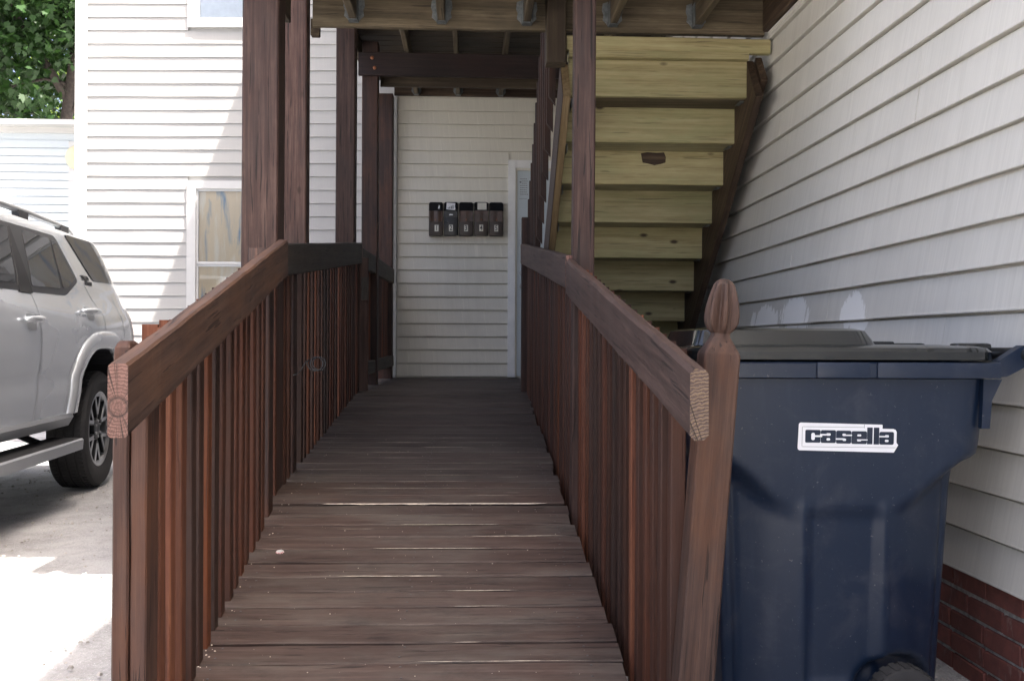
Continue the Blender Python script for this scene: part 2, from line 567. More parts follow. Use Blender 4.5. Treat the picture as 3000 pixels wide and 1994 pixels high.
SPLOTCH = [(5.10, 1.14, .36, .13, .86), (4.62, 1.15, .32, .14, .86), (3.90, 1.14, .19, .13, .9), (4.3, 1.06, .5, .045, .8)]
def siding(name, c, streak=.06, seam=.25, dirt=(.32, .30, .27), dirt_amt=.25, splotch=False, row=.132):
    m = NT(name)
    p = m.pos()
    sp = m.t.nodes.new('ShaderNodeSeparateXYZ')
    m.l(p, sp.inputs[0])
    hc = m.math('ADD', sp.outputs[0], sp.outputs[1])
    cb = m.t.nodes.new('ShaderNodeCombineXYZ')
    m.l(hc, cb.inputs[0]); m.l(sp.outputs[2], cb.inputs[1])
    v = cb.outputs[0]
    oi = m.t.nodes.new('ShaderNodeObjectInfo')
    st = m.noise(m.mapping(v, (95, 2.2, 1)), 1.0, 4, .6)
    st2 = m.noise(m.mapping(v, (24, 1.0, 1)), 1.0, 5, .7)
    big = m.noise(m.mapping(v, (1.1, .8, 1)), 1.0, 5, .65)
    base = m.mix(m.ramp(st, [(.3, 0.0), (.7, 1.0)]), tuple(x * (1 - streak) for x in c), tuple(min(1, x * (1 + streak)) for x in c))
    base = m.mix(m.math('MULTIPLY', m.ramp(st2, [(.5, 0.0), (.8, 1.0)]), dirt_amt), base, dirt)
    base = m.mix(m.math('MULTIPLY', m.ramp(big, [(.48, 0.0), (.75, 1.0)]), dirt_amt), base, dirt)
    base = m.mix(m.math('MULTIPLY', oi.outputs['Random'], .10), base, tuple(x * .82 for x in c))
    # shingle-like upright joints, shifted from course to course
    sh = m.math('MULTIPLY_ADD', oi.outputs['Random'], 17.3, hc)
    j = m.noise(None, 1, 0, 0)
    cj = m.t.nodes.new('ShaderNodeCombineXYZ')
    m.l(sh, cj.inputs[0])
    jn = m.noise(m.mapping(cj.outputs[0], (6.0, 1, 1)), 1.0, 1, .5)
    jl = m.ramp(m.math('ABSOLUTE', m.math('SUBTRACT', m.math('FRACT', m.math('MULTIPLY_ADD', jn, 1.3, m.math('MULTIPLY', sh, 4.2))), .5)), [(0, 1.0), (.008, .8), (.02, 0.0)])
    base = m.mix(m.math('MULTIPLY', jl, seam), base, tuple(min(1, x * 1.25) for x in c))
    if splotch:
        # pale scrubbed patches on the clapboards just above the bin
        y, z = sp.outputs[1], sp.outputs[2]
        bn = m.noise(m.mapping(v, (17, 5.0, 1), (2.2, 0.4, 0)), 1.0, 6, .72, .8)
        win = None
        for (yc, zc, wy, wz, am) in SPLOTCH:
            ey = m.math('MULTIPLY', m.math('SUBTRACT', y, yc), 1 / wy)
            ez = m.math('MULTIPLY', m.math('SUBTRACT', z, zc), 1 / wz)
            q = m.math('MULTIPLY', m.math('SUBTRACT', 1.0, m.math('ADD', m.math('MULTIPLY', ey, ey), m.math('MULTIPLY', ez, ez)), clamp=True), am)
            win = q if win is None else m.math('MAXIMUM', win, q)
        gz = m.math('MULTIPLY', m.math('MULTIPLY_ADD', y, .6, -1.9, clamp=True), m.math('MULTIPLY_ADD', z, -3.0, 4.2, clamp=True))
        base = m.mix(m.math('MULTIPLY', gz, .55), base, (.40, .38, .33))
        bf = m.ramp(m.math('MULTIPLY', win, m.math('MULTIPLY_ADD', bn, 1.6, -.1)), [(.33, 0.0), (.375, 1.0)])
        base = m.mix(m.math('MULTIPLY', bf, .85), base, (.84, .83, .79))
    m.l(base, m.b.inputs['Base Color'])
    m.b.inputs['Roughness'].default_value = .55
    m.b.inputs['Specular IOR Level'].default_value = .35
    m.bump(m.math('SUBTRACT', m.math('MULTIPLY', st, .5), jl), .25, .0015)
    return m.mat

M['siding_right'] = siding('cream_clapboard', (.625, .605, .55), .05, .18, (.36, .34, .30), .30, splotch=True)
M['siding_back'] = siding('beige_vinyl_clapboard', (.68, .655, .575), .035, .38, (.34, .32, .28), .22)
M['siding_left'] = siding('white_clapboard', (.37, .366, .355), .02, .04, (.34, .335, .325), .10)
M['siding_blue'] = siding('pale_blue_clapboard', (.52, .57, .60), .02, .03, (.5, .56, .6), .08)

m = NT('brick_face')
v = m.objvec()
nz = m.noise(v, 28, 6, .7)
c = m.mix(m.rand, (.165, .052, .040), (.235, .075, .055))
c = m.mix(m.ramp(nz, [(.35, 0.0), (.75, 1.0)]), c, (.11, .040, .033))
ef = m.noise(m.mapping(v, (1, 9, 3)), 3, 5, .7)
c = m.mix(m.math('MULTIPLY', m.ramp(ef, [(.58, 0.0), (.75, 1.0)]), .55), c, (.34, .27, .23))
m.l(c, m.b.inputs['Base Color'])
m.b.inputs['Roughness'].default_value = .85
m.bump(nz, .5, .004)
M['brick'] = m.mat
M['mortar'] = plain('mortar', (.36, .35, .32), .95, noise=.35, nscale=45, bump=.6, dirt=(.07, .06, .05), dirt_amt=.5)

# ground: worn asphalt with sand and gravel
m = NT('worn_asphalt')
p = m.pos()
n1 = m.noise(p, 1.3, 6, .65)
n2 = m.noise(p, 55, 4, .7)
n3 = m.noise(p, 210, 3, .6)
vo = m.t.nodes.new('ShaderNodeTexVoronoi')
vo.inputs['Scale'].default_value = 85
m.l(p, vo.inputs['Vector'])
c = m.ramp(m.math('MULTIPLY_ADD', n3, .5, m.math('MULTIPLY', n2, .5)), [(.3, (.145, .143, .139)), (.5, (.27, .267, .26)), (.72, (.41, .405, .395))])
c = m.mix(m.math('MULTIPLY', m.ramp(n1, [(.42, 0.0), (.62, 1.0)]), .75), c, (.41, .405, .39))
c = m.mix(m.ramp(vo.outputs['Distance'], [(.0, .7), (.22, 0.0)]), c, vo.outputs['Color'])
hs = m.t.nodes.new('ShaderNodeHueSaturation')
hs.inputs['Saturation'].default_value = .15
m.l(c, hs.inputs['Color'])
n4 = m.noise(p, 5.5, 5, .7)
c = m.mix(m.math('MULTIPLY', m.ramp(n4, [(.5, 0.0), (.7, 1.0)]), .4), hs.outputs[0], (.17, .16, .145))
m.l(c, m.b.inputs['Base Color'])
m.b.inputs['Roughness'].default_value = .93
m.bump(m.math('MULTIPLY_ADD', n2, 1.0, m.math('MULTIPLY', vo.outputs['Distance'], -.6)), .9, .006)
M['ground'] = m.mat
M['stone'] = plain('gravel_stone', (.30, .285, .265), .9, noise=.4, nscale=14)
M['roof_dark'] = plain('roofing', (.09, .09, .09), .9, noise=.2, nscale=12)
M['soffit'] = plain('soffit_white', (.7, .7, .69), .6, noise=.04)

# leaves
def leafmat(name, a, b, trans=.35):
    m = NT(name)
    p = m.pos()
    n1 = m.noise(p, 2.2, 4, .6)
    n2 = m.noise(p, 31, 2, .5)
    c = m.mix(m.math('MULTIPLY_ADD', n2, .8, m.math('MULTIPLY_ADD', n1, .9, -.4), clamp=True), a, b)
    m.l(c, m.b.inputs['Base Color'])
    m.b.inputs['Roughness'].default_value = .5
    m.b.inputs['Specular IOR Level'].default_value = .3
    tr = m.t.nodes.new('ShaderNodeBsdfTranslucent')
    m.l(m.mix(.5, c, (b[0] * 1.9, b[1] * 1.5, b[2] * .6)), tr.inputs[0])
    mx = m.t.nodes.new('ShaderNodeMixShader')
    mx.inputs[0].default_value = trans
    m.l(m.b.outputs[0], mx.inputs[1]); m.l(tr.outputs[0], mx.inputs[2])
    m.l(mx.outputs[0], m.t.nodes['Material Output'].inputs[0])
    return m.mat
M['leaf'] = leafmat('maple_leaf', (.009, .029, .008), (.028, .072, .017), .3)
M['leaf_sunlit'] = leafmat('sunlit_leaf', (.07, .14, .03), (.16, .25, .06), .45)  # paler greens carry the sunlight on the far crown
M['bark'] = plain('bark', (.038, .030, .026), .95, noise=.45, nscale=18, bump=.8)

# ------------------------------------------------------------------ ground
gm = []
GX = np.concatenate([[-140, -60, -25], np.linspace(-12, 6, 73), [25, 60, 140]])
GY = np.concatenate([[-80, -30, -8], np.linspace(-2, 16, 73), [35, 80, 200]])
gv, gf = [], []
for j, y in enumerate(GY):
    for i, x in enumerate(GX):
        z = 0.0
        if -12 < x < 6 and -2 < y < 16:
            z = .006 * math.sin(x * 2.1 + y * .7) + .005 * math.sin(y * 3.3 - x) + .002 * random.uniform(-1, 1) - .008
        gv.append((x, y, z))
nx = len(GX)
for j in range(len(GY) - 1):
    for i in range(nx - 1):
        a = j * nx + i
        gf.append((a, a + 1, a + nx + 1, a + nx))
ground = mobj('ground', mesh(gv, gf, True), M['ground'])
ground['kind'] = 'structure'
ground['label'] = 'worn sandy asphalt of the parking yard'

# loose gravel near the ramp
b = MB()
for i in range(1700):
    if i < 1250:
        x, y = random.uniform(-3.4, -.86), random.uniform(2.6, 8.2)
    else:
        x, y = random.uniform(1.15, 1.52), random.uniform(2.4, 4.2)
    s = random.choice([.002, .003, .004, .005, .007]) * random.uniform(.7, 1.3)
    b.box((x, y, s * .25), (s * 2, s * 1.6, s), 0, Matrix.Rotation(random.uniform(0, 6.3), 3, 'Z') @ Matrix.Rotation(random.uniform(-.4, .4), 3, 'X'), (.55, .6))
g = b.build('gravel', M['stone'])
g['kind'] = 'stuff'
tag(g, 'loose grit and small stones scattered over the asphalt', 'gravel')

# ------------------------------------------------------------------ siding builder
SC = {}

def course(name, L, h, mat, mw, parent, lip=.0125, jit=.0016, cav=.009):
    key = (round(L, 2), h, id(mat), cav, random.randint(0, 5))
    if key not in SC:
        n = max(3, int(L / .35))
        vs_, fs = [], []
        prof = [(-.010, .001), (lip - .003, .0), (lip, .0), (lip + .0007, .004), (lip - .001, .010), (.003, h - cav), (-.009, h - cav + .003), (-.010, h - cav + .003)]
        k = len(prof)
        for i in range(n + 1):
            x = -L/2 + L * i / n
            a, c_ = random.uniform(-jit, jit), random.uniform(-jit, jit)
            for (o, z) in prof:
                vs_.append((x, -(o + (a if o > .004 else 0)), z + (c_ if -.001 < z < .02 else 0)))
        for i in range(n):
            for j in range(k - 1):
                q = i * k + j
                fs.append((q, q + k, q + k + 1, q + 1))
        fs.append(tuple(range(k)))
        fs.append(tuple(n * k + j for j in range(k - 1, -1, -1)))
        me = mesh(vs_, fs)
        me.materials.append(mat)
        SC[key] = me
    return mobj(name, SC[key], mat, parent, mw)

# ------------------------------------------------------------------ house beside the bin (right)
XW = 1.545
rh = thing('clapboard_house', 'tall cream clapboard house on a red brick base beside the blue cart', 'house', (XW + 1.0, 4, 0))
b = MB()
b.box((XW + 2.5, 4.25, .16), (4.992, 10.6, .31))
b.build('foundation_core', M['mortar'], rh)
b = MB()
b.box((XW + 2.5, 4.25, .31 + 3.6), (5.0 - .004, 10.58, 7.2))
b.build('wall', M['siding_right'], rh)
b = MB()
b.poly([(1.44, -1.3, 7.5), (1.44, 9.9, 7.5), (XW + 2.5, 9.9, 9.2), (XW + 2.5, -1.3, 9.2)], .12, 0, (0, 0, 1))
b.poly([(XW + 5.3, -1.3, 7.5), (XW + 5.3, 9.9, 7.5), (XW + 2.5, 9.9, 9.2), (XW + 2.5, -1.3, 9.2)], .12, 0, (0, 0, 1))
b.build('roof', M['roof_dark'], rh)
EXP = .1325
z0 = -.697 + H
for i in range(53):
    z = z0 + i * EXP
    cut = random.choice([1.6, 2.4, 3.1, 3.9, 4.6, 6.2]) + random.uniform(-.3, .3)
    for (a, c_) in ((-1.0, cut), (cut + .002, 9.54)):
        L = round(c_ - a, 2)
        course('clapboard', L, EXP, M['siding_right'], Matrix.Translation((XW - .0105, (a + c_) / 2, z + random.uniform(-.0008, .0008))) @ Matrix.Rotation(R(-90 + random.uniform(-.02, .02)), 4, 'Z'), rh, lip=.018)
# brick base
fnd = empty_part('foundation', rh, (XW, 3, 0))
bm_ = []
for k in range(6):
    bm = bmesh.new()
    bmesh.ops.create_cube(bm, size=1)
    bmesh.ops.scale(bm, vec=(.03, .193 if k < 4 else .094, .057), verts=bm.verts)
    bmesh.ops.bevel(bm, geom=bm.edges[:], offset=.003, segments=1, affect='EDGES')
    for vtx in bm.verts:
        vtx.co += Vector([random.uniform(-.0016, .0016) for _ in range(3)])
    me = bpy.data.meshes.new('brick')
    bm.to_mesh(me); bm.free()
    me.materials.append(M['brick'])
    bm_.append(me)
for r_ in range(5):
    zc = .012 + r_ * .0685
    y = 1.9 + (.1 if r_ % 2 else 0) + random.uniform(-.01, .01)
    while y < 5.4:
        hd = (r_ == 1 and random.random() < .25)
        me = bm_[random.randint(4, 5) if hd else random.randint(0, 3)]
        wd = .104 if hd else .204
        mobj('brick', me, M['brick'], fnd, Matrix.Translation((XW + .011 + random.uniform(-.002, .002), y + wd / 2, zc + random.uniform(-.0015, .0015))) @ Euler((random.uniform(-.01, .01), 0, random.uniform(-.012, .012))).to_matrix().to_4x4())
        y += wd
# ------------------------------------------------------------------ house behind the ramp
bh = thing('vinyl_house', 'long house with white and beige clapboard walls at the end of the ramp', 'house', (-1.0, 10.2, 0))
b = MB()
# left wing, wall facing the yard slightly turned
WL0, WL1 = Vector((-3.79, 9.765, 0)), Vector((-.72, 9.625, 0))
wd = (WL1 - WL0).normalized()
wn_ = Vector((wd.y, -wd.x, 0))
b.poly([(WL0.x, WL0.y, 0), (WL1.x, WL1.y, 0), (WL1.x, 15, 0), (WL0.x - .2, 15, 0)], 7.3, 0, (0, 0, 1))
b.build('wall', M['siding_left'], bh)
b = MB()
b.poly([(-.719, 9.562, 0), (1.54, 9.562, 0), (1.54, 15, 0), (-.719, 15, 0)], 7.3, 0, (0, 0, 1))
b.build('wall', M['siding_back'], bh)
b = MB()
b.poly([(-4.15, 9.3, 7.32), (1.5, 9.3, 7.32), (1.5, 15.4, 7.32), (-4.15, 15.4, 7.32)], .16, 0, (0, 0, 1))
b.build('roof', M['roof_dark'], bh)
ang = math.atan2(wd.y, wd.x)
EXL = .1275
def wl(x, off, z):
    """point on the left wing: distance x from its corner, off in front of the wall, world z"""
    q = WL0 + wd * x + wn_ * off
    return Vector((q.x, q.y, z))
LEN = (WL1 - WL0).length
WX0, WX1 = 1.068, 1.95          # window opening along the wall
LW_Z0, LW_Z1 = .288 + H, 1.545 + H
UW_Z0, UW_Z1 = 3.02 + H, 4.4 + H
i = 0
z = 0.06
while z < 5.2:
    segs_ = [(.085, LEN)]
    zt = z + EXL
    for (za, zb) in ((LW_Z0, LW_Z1), (UW_Z0, UW_Z1)):
        if zt > za + .01 and z < zb - .01:
            segs_ = [(.085, WX0), (WX1, LEN)]
    for (a, c_) in segs_:
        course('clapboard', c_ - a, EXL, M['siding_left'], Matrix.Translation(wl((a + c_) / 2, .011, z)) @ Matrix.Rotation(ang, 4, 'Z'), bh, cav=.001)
    z += EXL
# corner board
b = MB()
b.box((0, 0, 0), (.115, .03, 5.4))
b.build('corner_board', M['white_vinyl'], bh, mw=Matrix.Translation(wl(.04, .020, 2.71)) @ Matrix.Rotation(ang, 4, 'Z'))
# beige wall by the letter boxes
z = -.318 + H
DX0 = .355
j = 0
while z < 2.36 + H:
    x1 = DX0 if z < 1.75 + H else 1.53
    course('clapboard', x1 + .70, EXP * .957, M['siding_back'], Matrix.Translation(((-.70 + x1) / 2, 9.550, z)), bh, lip=.016)
    z += EXP * .957
board('corner_channel', (-.712, 9.548, -.34), (-.712, 9.548, 2.36), .026, .012, M['white_vinyl'], bh, up=(0, 1, 0))

# windows of the left wing
def curtain_mat(name, c0, c1, c2):
    m = NT(name)
    v = m.objvec()
    n = m.noise(m.mapping(m.obj, (6.5, 1, .9)), 1.0, 5, .6, .3)
    n2 = m.noise(m.mapping(m.obj, (60, 1, 60)), 1.0, 2)
    c = m.ramp(n, [(.36, c0), (.46, c1), (.52, c1), (.60, c2)])
    c = m.mix(m.math('MULTIPLY', n2, .25), c, (.5, .45, .4))
    m.l(c, m.b.inputs['Base Color'])
    m.b.inputs['Roughness'].default_value = .9
    return m.mat
M['curtain'] = curtain_mat('patterned_curtain', (.14, .26, .40), (.76, .60, .40), (.82, .72, .58))
M['curtain_white'] = plain('white_blind', (.72, .75, .80), .8, noise=.05)
m = NT('window_glass')
gl = m.t.nodes.new('ShaderNodeBsdfGlossy')
gl.inputs['Roughness'].default_value = .01
gl.inputs['Color'].default_value = (.9, .95, 1, 1)
tr = m.t.nodes.new('ShaderNodeBsdfTransparent')
tr.inputs[0].default_value = (.965, .975, .975, 1)
fr = m.t.nodes.new('ShaderNodeFresnel')
fr.inputs[0].default_value = 1.45
mx = m.t.nodes.new('ShaderNodeMixShader')
m.l(fr.outputs[0], mx.inputs[0]); m.l(tr.outputs[0], mx.inputs[1]); m.l(gl.outputs[0], mx.inputs[2])
m.l(mx.outputs[0], m.t.nodes['Material Output'].inputs[0])
M['glass'] = m.mat

def house_window(z0_, z1_, cm):
    w = empty_part('window', bh, wl((WX0 + WX1) / 2, 0, z0_))
    RZ = Matrix.Rotation(ang, 4, 'Z')
    def bar(nm, xa, xb, za, zb, o0, o1, mat):
        b = MB()
        b.box((0, 0, 0), (xb - xa, o1 - o0, zb - za))
        return b.build(nm, mat, w, mw=Matrix.Translation(wl((xa + xb) / 2, (o0 + o1) / 2, (za + zb) / 2)) @ RZ)
    cw = .085
    bar('casing', WX0, WX0 + cw, z0_, z1_, .002, .044, M['white_vinyl'])
    bar('casing', WX1 - cw, WX1, z0_, z1_, .002, .044, M['white_vinyl'])
    bar('casing', WX0 + cw, WX1 - cw, z1_ - .075, z1_, .002, .044, M['white_vinyl'])
    bar('sill', WX0 + cw, WX1 - cw, z0_, z0_ + .075, .002, .052, M['white_vinyl'])
    zm = z0_ + (z1_ - z0_) * .365
    ia, ib = WX0 + cw, WX1 - cw
    # sashes
    for (za, zb, o) in ((z0_ + .075, zm, .004), (zm + .0, z1_ - .075, .012)):
        bar('sash', ia, ia + .022, za, zb, o, o + .014, M['white_vinyl'])
        bar('sash', ib - .022, ib, za, zb, o, o + .014, M['white_vinyl'])
        bar('sash', ia + .022, ib - .022, zb - .024, zb, o, o + .014, M['white_vinyl'])
        bar('sash', ia + .022, ib - .022, za, za + .024, o, o + .014, M['white_vinyl'])
        bar('pane', ia + .022, ib - .022, za + .024, zb - .024, o + .005, o + .008, M['glass'])
    # curtain just behind the glass, softly folded
    vs_, fs = [], []
    N = 44
    for k in range(N + 1):
        x = ia + (ib - ia) * k / N
        o = .0022 + .0007 * math.sin(k * 1.1) + .0003 * math.sin(k * 2.7)
        for zz in (z0_ + .06, z1_ - .05):
            vs_.append(wl(x, o, zz))
    for k in range(N):
        fs.append((2 * k, 2 * k + 2, 2 * k + 3, 2 * k + 1))
    c0 = wl((ia + ib) / 2, 0, (z0_ + z1_) / 2)
    mw = Matrix.Translation(c0) @ RZ
    inv = mw.inverted()
    mobj('curtain', mesh([inv @ q for q in vs_], fs, True), cm, w, mw)
house_window(LW_Z0, LW_Z1, M['curtain'])
house_window(UW_Z0, UW_Z1, M['curtain_white'])

# entrance door beside the letter boxes
m = NT('pale_blue_door')
v = m.objvec()
nz = m.noise(v, 3, 4)
m.l(m.mix(nz, (.47, .54, .58), (.57, .63, .66)), m.b.inputs['Base Color'])
m.b.inputs['Roughness'].default_value = .4
M['door'] = m.mat
dr = empty_part('door', bh, (.9, 9.55, -.33 + H))
def dbox(nm, x0, x1, y0, y1, z0_, z1_, mat, par=dr):
    b = MB()
    b.box((0, 0, 0), (x1 - x0, y1 - y0, z1_ - z0_))
    return b.build(nm, mat, par, mw=Matrix.Translation(((x0 + x1) / 2, (y0 + y1) / 2, (z0_ + z1_) / 2 + H)))
dbox('frame', .355, .425, 9.512, 9.56, -.325, 1.752, M['white_paint'])
dbox('frame', 1.36, 1.43, 9.522, 9.56, -.325, 1.752, M['white_paint'])
dbox('frame', .425, 1.36, 9.522, 9.56, 1.678, 1.752, M['white_paint'])
dbox('jamb', .425, .443, 9.535, 9.56, -.325, 1.678, M['siding_back'])
dbox('jamb', .443, 1.36, 9.535, 9.56, 1.655, 1.678, M['siding_back'])
dbox('slab', .445, 1.355, 9.543, 9.558, -.315, 1.653, M['door'])
dbox('panel', .62, .9, 9.539, 9.5445, .75, 1.45, M['door'])
dbox('panel', .62, .9, 9.539, 9.5445, -.15, .45, M['door'])
for zz, rr in ((.672, .030), (.545, .029)):
    b = MB()
    b.lathe([(rr, 0), (rr, -.012), (rr * .6, -.016), (rr * .45, -.03)] if zz > .6 else [(rr, 0), (rr * .9, -.01), (.012, -.014), (.012, -.03), (.026, -.036), (.030, -.055), (.022, -.07), (.002, -.074)], 20, 'Y', (.498, 9.543, zz + H))
    b.build('door_knob' if zz < .6 else 'deadbolt', M['bolt'], dr, True, 40)
M['paper'] = plain('paper', (.62, .63, .60), .8, noise=.04)
M['ink'] = plain('ink', (.04, .04, .045), .7)
M['grey_ink'] = plain('grey_ink', (.22, .23, .25), .7)
dbox('notice', .462, .545, 9.5418, 9.543, 1.29, 1.60, M['door'])
b = MB()
rr_ = random.Random(3)
for k in range(8):
    zz = 1.575 - k * .021 + H
    x = .470 if k not in (1, 2) else .487
    while x < .535:
        w_ = rr_.uniform(.006, .016)
        b.box((x + w_ / 2, 9.5414, zz), (w_, .0006, .007))
        x += w_ + .003
b.lathe([(.0095, 0), (.0095, -.0006)], 14, 'Y', (.474, 9.5416, 1.545 + H))
for k in range(9):
    b.box((.466 + k * .0085, 9.5414, 1.385 + H + rr_.uniform(-.002, .002)), (.006, .0006, .005))
b.build('notice_print', M['grey_ink'], dr)

# ------------------------------------------------------------------ pale blue house in the distance
bl = thing('blue_house', 'low pale blue clapboard house with white trim behind the car', 'house', (-9, 14, 0))
YB = 13.0
b = MB()
b.box((-9.5, YB + 3, 1.9), (9.4, 6, 3.74))
b.build('wall', M['siding_blue'], bl)
b = MB()
b.box((-9.5, YB + 2.9, 3.78), (9.5, 6.3, .06))
b.build('roof', M['white_vinyl'], bl)
b = MB()
b.box((-9.4, YB - .02, 3.715), (9.2, .05, .07))
b.build('frieze_board', M['white_vinyl'], bl)
z = .3
while z < 3.5:
    course('clapboard', 8.6, .103, M['siding_blue'], Matrix.Translation((-9.45, YB - .012, z)), bl, lip=.011)
    z += .103
b = MB()
b.box((-5.0, YB - .01, 1.8), (.30, .045, 3.55))
b.build('corner_board', M['white_vinyl'], bl)
b = MB()
b.lathe([(.150, 0), (.158, -.012), (.155, -.025), (.135, -.034), (.05, -.038)], 36, 'Y', (0, 0, 0))
M['plaque'] = plain('cream_plaque', (.60, .55, .38), .7, noise=.06)
pq = b.build('round_plaque', M['plaque'], None, True, 40, mw=Matrix.Translation((-5.03, YB - .034, 2.35 + H)))
tag(pq, 'round cream plaque on the white corner of the blue house', 'plaque')

# ------------------------------------------------------------------ trees
def leaf_shape():
    pts = []
    lob = [(0, .0), (.16, .02), (.42, -.06), (.36, .12), (.62, .22), (.40, .30), (.50, .55), (.24, .50), (.0, .92)]
    right = [(x * .75, y) for x, y in lob]
    left = [(-x, y) for x, y in right[1:-1]][::-1]
    return right + left

LEAF = np.array([(x, y, 0.10 * abs(x)) for x, y in leaf_shape()])

def tree(name, label, base, trunk, crown_c, crown_r, n_clumps, per, leaf_size, lmat, seed, group=None, twig=True):
    rg = np.random.default_rng(seed)
    t = thing(name, label, 'tree', base, group)
    b = MB()
    for pts, r0, r1 in trunk:
        k = len(pts)
        b.tube(pts, [r0 + (r1 - r0) * i / (k - 1) for i in range(k)], 10)
    cl = []
    for i in range(n_clumps):
        d = rg.normal(size=3); d /= np.linalg.norm(d)
        rad = rg.uniform(.35, 1.0) ** .6
        c = np.array(crown_c) + d * np.array(crown_r) * rad
        cl.append(c)
    if twig:
        tips = [np.array(p[0][-1]) for p in trunk]
        for c in cl[::3]:
            k = int(np.argmin([np.linalg.norm(c - q) for q in tips]))
            q = tips[k]
            mid = (q + c) / 2 + np.array([0, 0, .3])
            b.tube([q, mid, c], [.05, .03, .012], 5)
    b.build('trunk', M['bark'], t, True)
    P_, S_, A_ = [], [], []
    V = []
    nl = len(LEAF)
    for c in cl:
        sz = rg.uniform(.45, .95)
        pos = rg.normal(size=(per, 3)) * np.array([.48, .48, .20]) * sz
        pos[:, 2] -= .35 * (pos[:, 0] ** 2 + pos[:, 1] ** 2) / max(sz, .1)
        pos += c
        for q in pos:
            s = leaf_size * rg.uniform(.65, 1.25)
            yaw = rg.uniform(0, 2 * math.pi)
            tilt = rg.normal(-.75, .45)
            roll = rg.normal(0, .5)
            cy, sy = math.cos(yaw), math.sin(yaw)
            ct, st = math.cos(tilt), math.sin(tilt)
            cr, sr = math.cos(roll), math.sin(roll)
            X = LEAF[:, 0] * cr + LEAF[:, 2] * sr
            Z = -LEAF[:, 0] * sr + LEAF[:, 2] * cr
            Y = LEAF[:, 1]
            Y2 = Y * ct - Z * st
            Z2 = Y * st + Z * ct
            V.append(np.stack([X * cy - Y2 * sy, X * sy + Y2 * cy, Z2], 1) * s + q)
    V = np.concatenate(V)
    nf = len(V) // nl
    me = bpy.data.meshes.new('crown')
    me.vertices.add(len(V))
    me.vertices.foreach_set('co', V.ravel())
    me.loops.add(len(V))
    me.loops.foreach_set('vertex_index', np.arange(len(V), dtype=np.int32))
    me.polygons.add(nf)
    me.polygons.foreach_set('loop_start', np.arange(0, len(V), nl, dtype=np.int32))
    me.polygons.foreach_set('loop_total', np.full(nf, nl, dtype=np.int32))
    me.update(calc_edges=True)
    me.materials.append(lmat)
    mobj('crown', me, lmat, t)
    return t

tree('maple_tree', 'large dark green maple with a leaning trunk above the blue house roof', (-7.6, 18.3, 0),
     [([(-7.65, 18.3, 0), (-7.55, 18.3, 2.5), (-7.36, 18.3, 4.6), (-7.2, 18.3, 6.0), (-7.05, 18.35, 7.6)], .17, .06),
      ([(-7.36, 18.3, 5.1), (-7.0, 18.35, 5.35), (-6.5, 18.4, 5.5)], .075, .04),
      ([(-7.3, 18.3, 5.4), (-8.0, 18.1, 6.6), (-8.6, 17.9, 7.8)], .08, .04)],
     (-9.1, 17.5, 8.2), (3.2, 1.5, 3.1), 190, 150, .155, M['leaf'], 11, None)
tree('maple_tree', 'broad maple crown beyond the leaning one', (-9.9, 20.5, 0),
     [([(-9.9, 20.5, 0), (-9.8, 20.5, 3), (-9.7, 20.5, 6.5)], .16, .07)],
     (-10.6, 20.3, 7.6), (3.4, 1.8, 3.4), 130, 130, .16, M['leaf'], 23, None)
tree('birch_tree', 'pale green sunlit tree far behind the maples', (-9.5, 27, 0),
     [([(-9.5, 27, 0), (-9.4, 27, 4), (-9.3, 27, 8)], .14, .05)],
     (-9.6, 27, 6.2), (3.2, 1.8, 3.6), 70, 70, .2, M['leaf_sunlit'], 31, None)

# ------------------------------------------------------------------ wooden ramp
def zd(y):
    if y > 7.0:
        return -.3455 + .004 * (y - 7)
    if y > 4.25:
        return -.67 + .118 * (y - 4.25)
    return -.67 - .2 * (4.25 - y)
def xr(y):
    return .402 + max(0, 4.2 - y) * .04

ramp = thing('wooden_ramp', 'dark stained plank ramp climbing to the entrance landing', 'ramp', (-.2, 4.5, 0))
yk = 2.46
PW = .117
k = 0
MP, MPD = [M['plank'], M['end']], [M['plank_dark'], M['end']]
gaps = []
while yk < 9.50:
    y0, y1 = yk, yk + PW - random.choice([.003, .004, .004, .006, .0075])
    if 4.10 < y1 < 4.22:
        y1 -= .010
    ym = (y0 + y1) / 2
    s = math.atan2(zd(y1) - zd(y0), y1 - y0)
    xl, xx = -.842 + random.uniform(-.006, .006), xr(ym) + random.uniform(-.010, .010)
    if ym > 7.25:
        xl, xx = -.86, 1.50
        if abs(ym - 7.3) < .1:
            xx = .42
    zt = zd(ym) - .019 + random.uniform(-.0018, .0018)
    up = (0, -math.sin(s), math.cos(s))
    board('plank', (xl, ym, zt), (xx, ym, zt + random.uniform(-.0015, .0015)), .038, y1 - y0,
          MP if (ym < 4.3 or (ym < 4.9 and random.random() < .5)) else MPD, ramp, up=up, bev=.0035, segs=8, jit=.0011, share=False)
    gaps.append((y1, yk + PW, zd(y1)))
    yk += PW
    k += 1
# beams under the planks
for x in (-.76, -.2, .36):
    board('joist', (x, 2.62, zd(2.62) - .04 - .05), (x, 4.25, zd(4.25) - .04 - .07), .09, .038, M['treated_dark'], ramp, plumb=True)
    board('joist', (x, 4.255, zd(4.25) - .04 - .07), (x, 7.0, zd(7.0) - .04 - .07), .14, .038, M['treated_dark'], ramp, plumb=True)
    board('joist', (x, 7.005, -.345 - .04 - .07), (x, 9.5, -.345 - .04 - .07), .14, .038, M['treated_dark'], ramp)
for x in (-.76, .36):
    for y in (4.3, 5.6, 7.0, 8.4):
        zb = zd(y) - .18
        vpost('support_leg', x + .02, x + .109, y, y + .089, -1.03, zb + .07, M['treated_dark'], ramp)
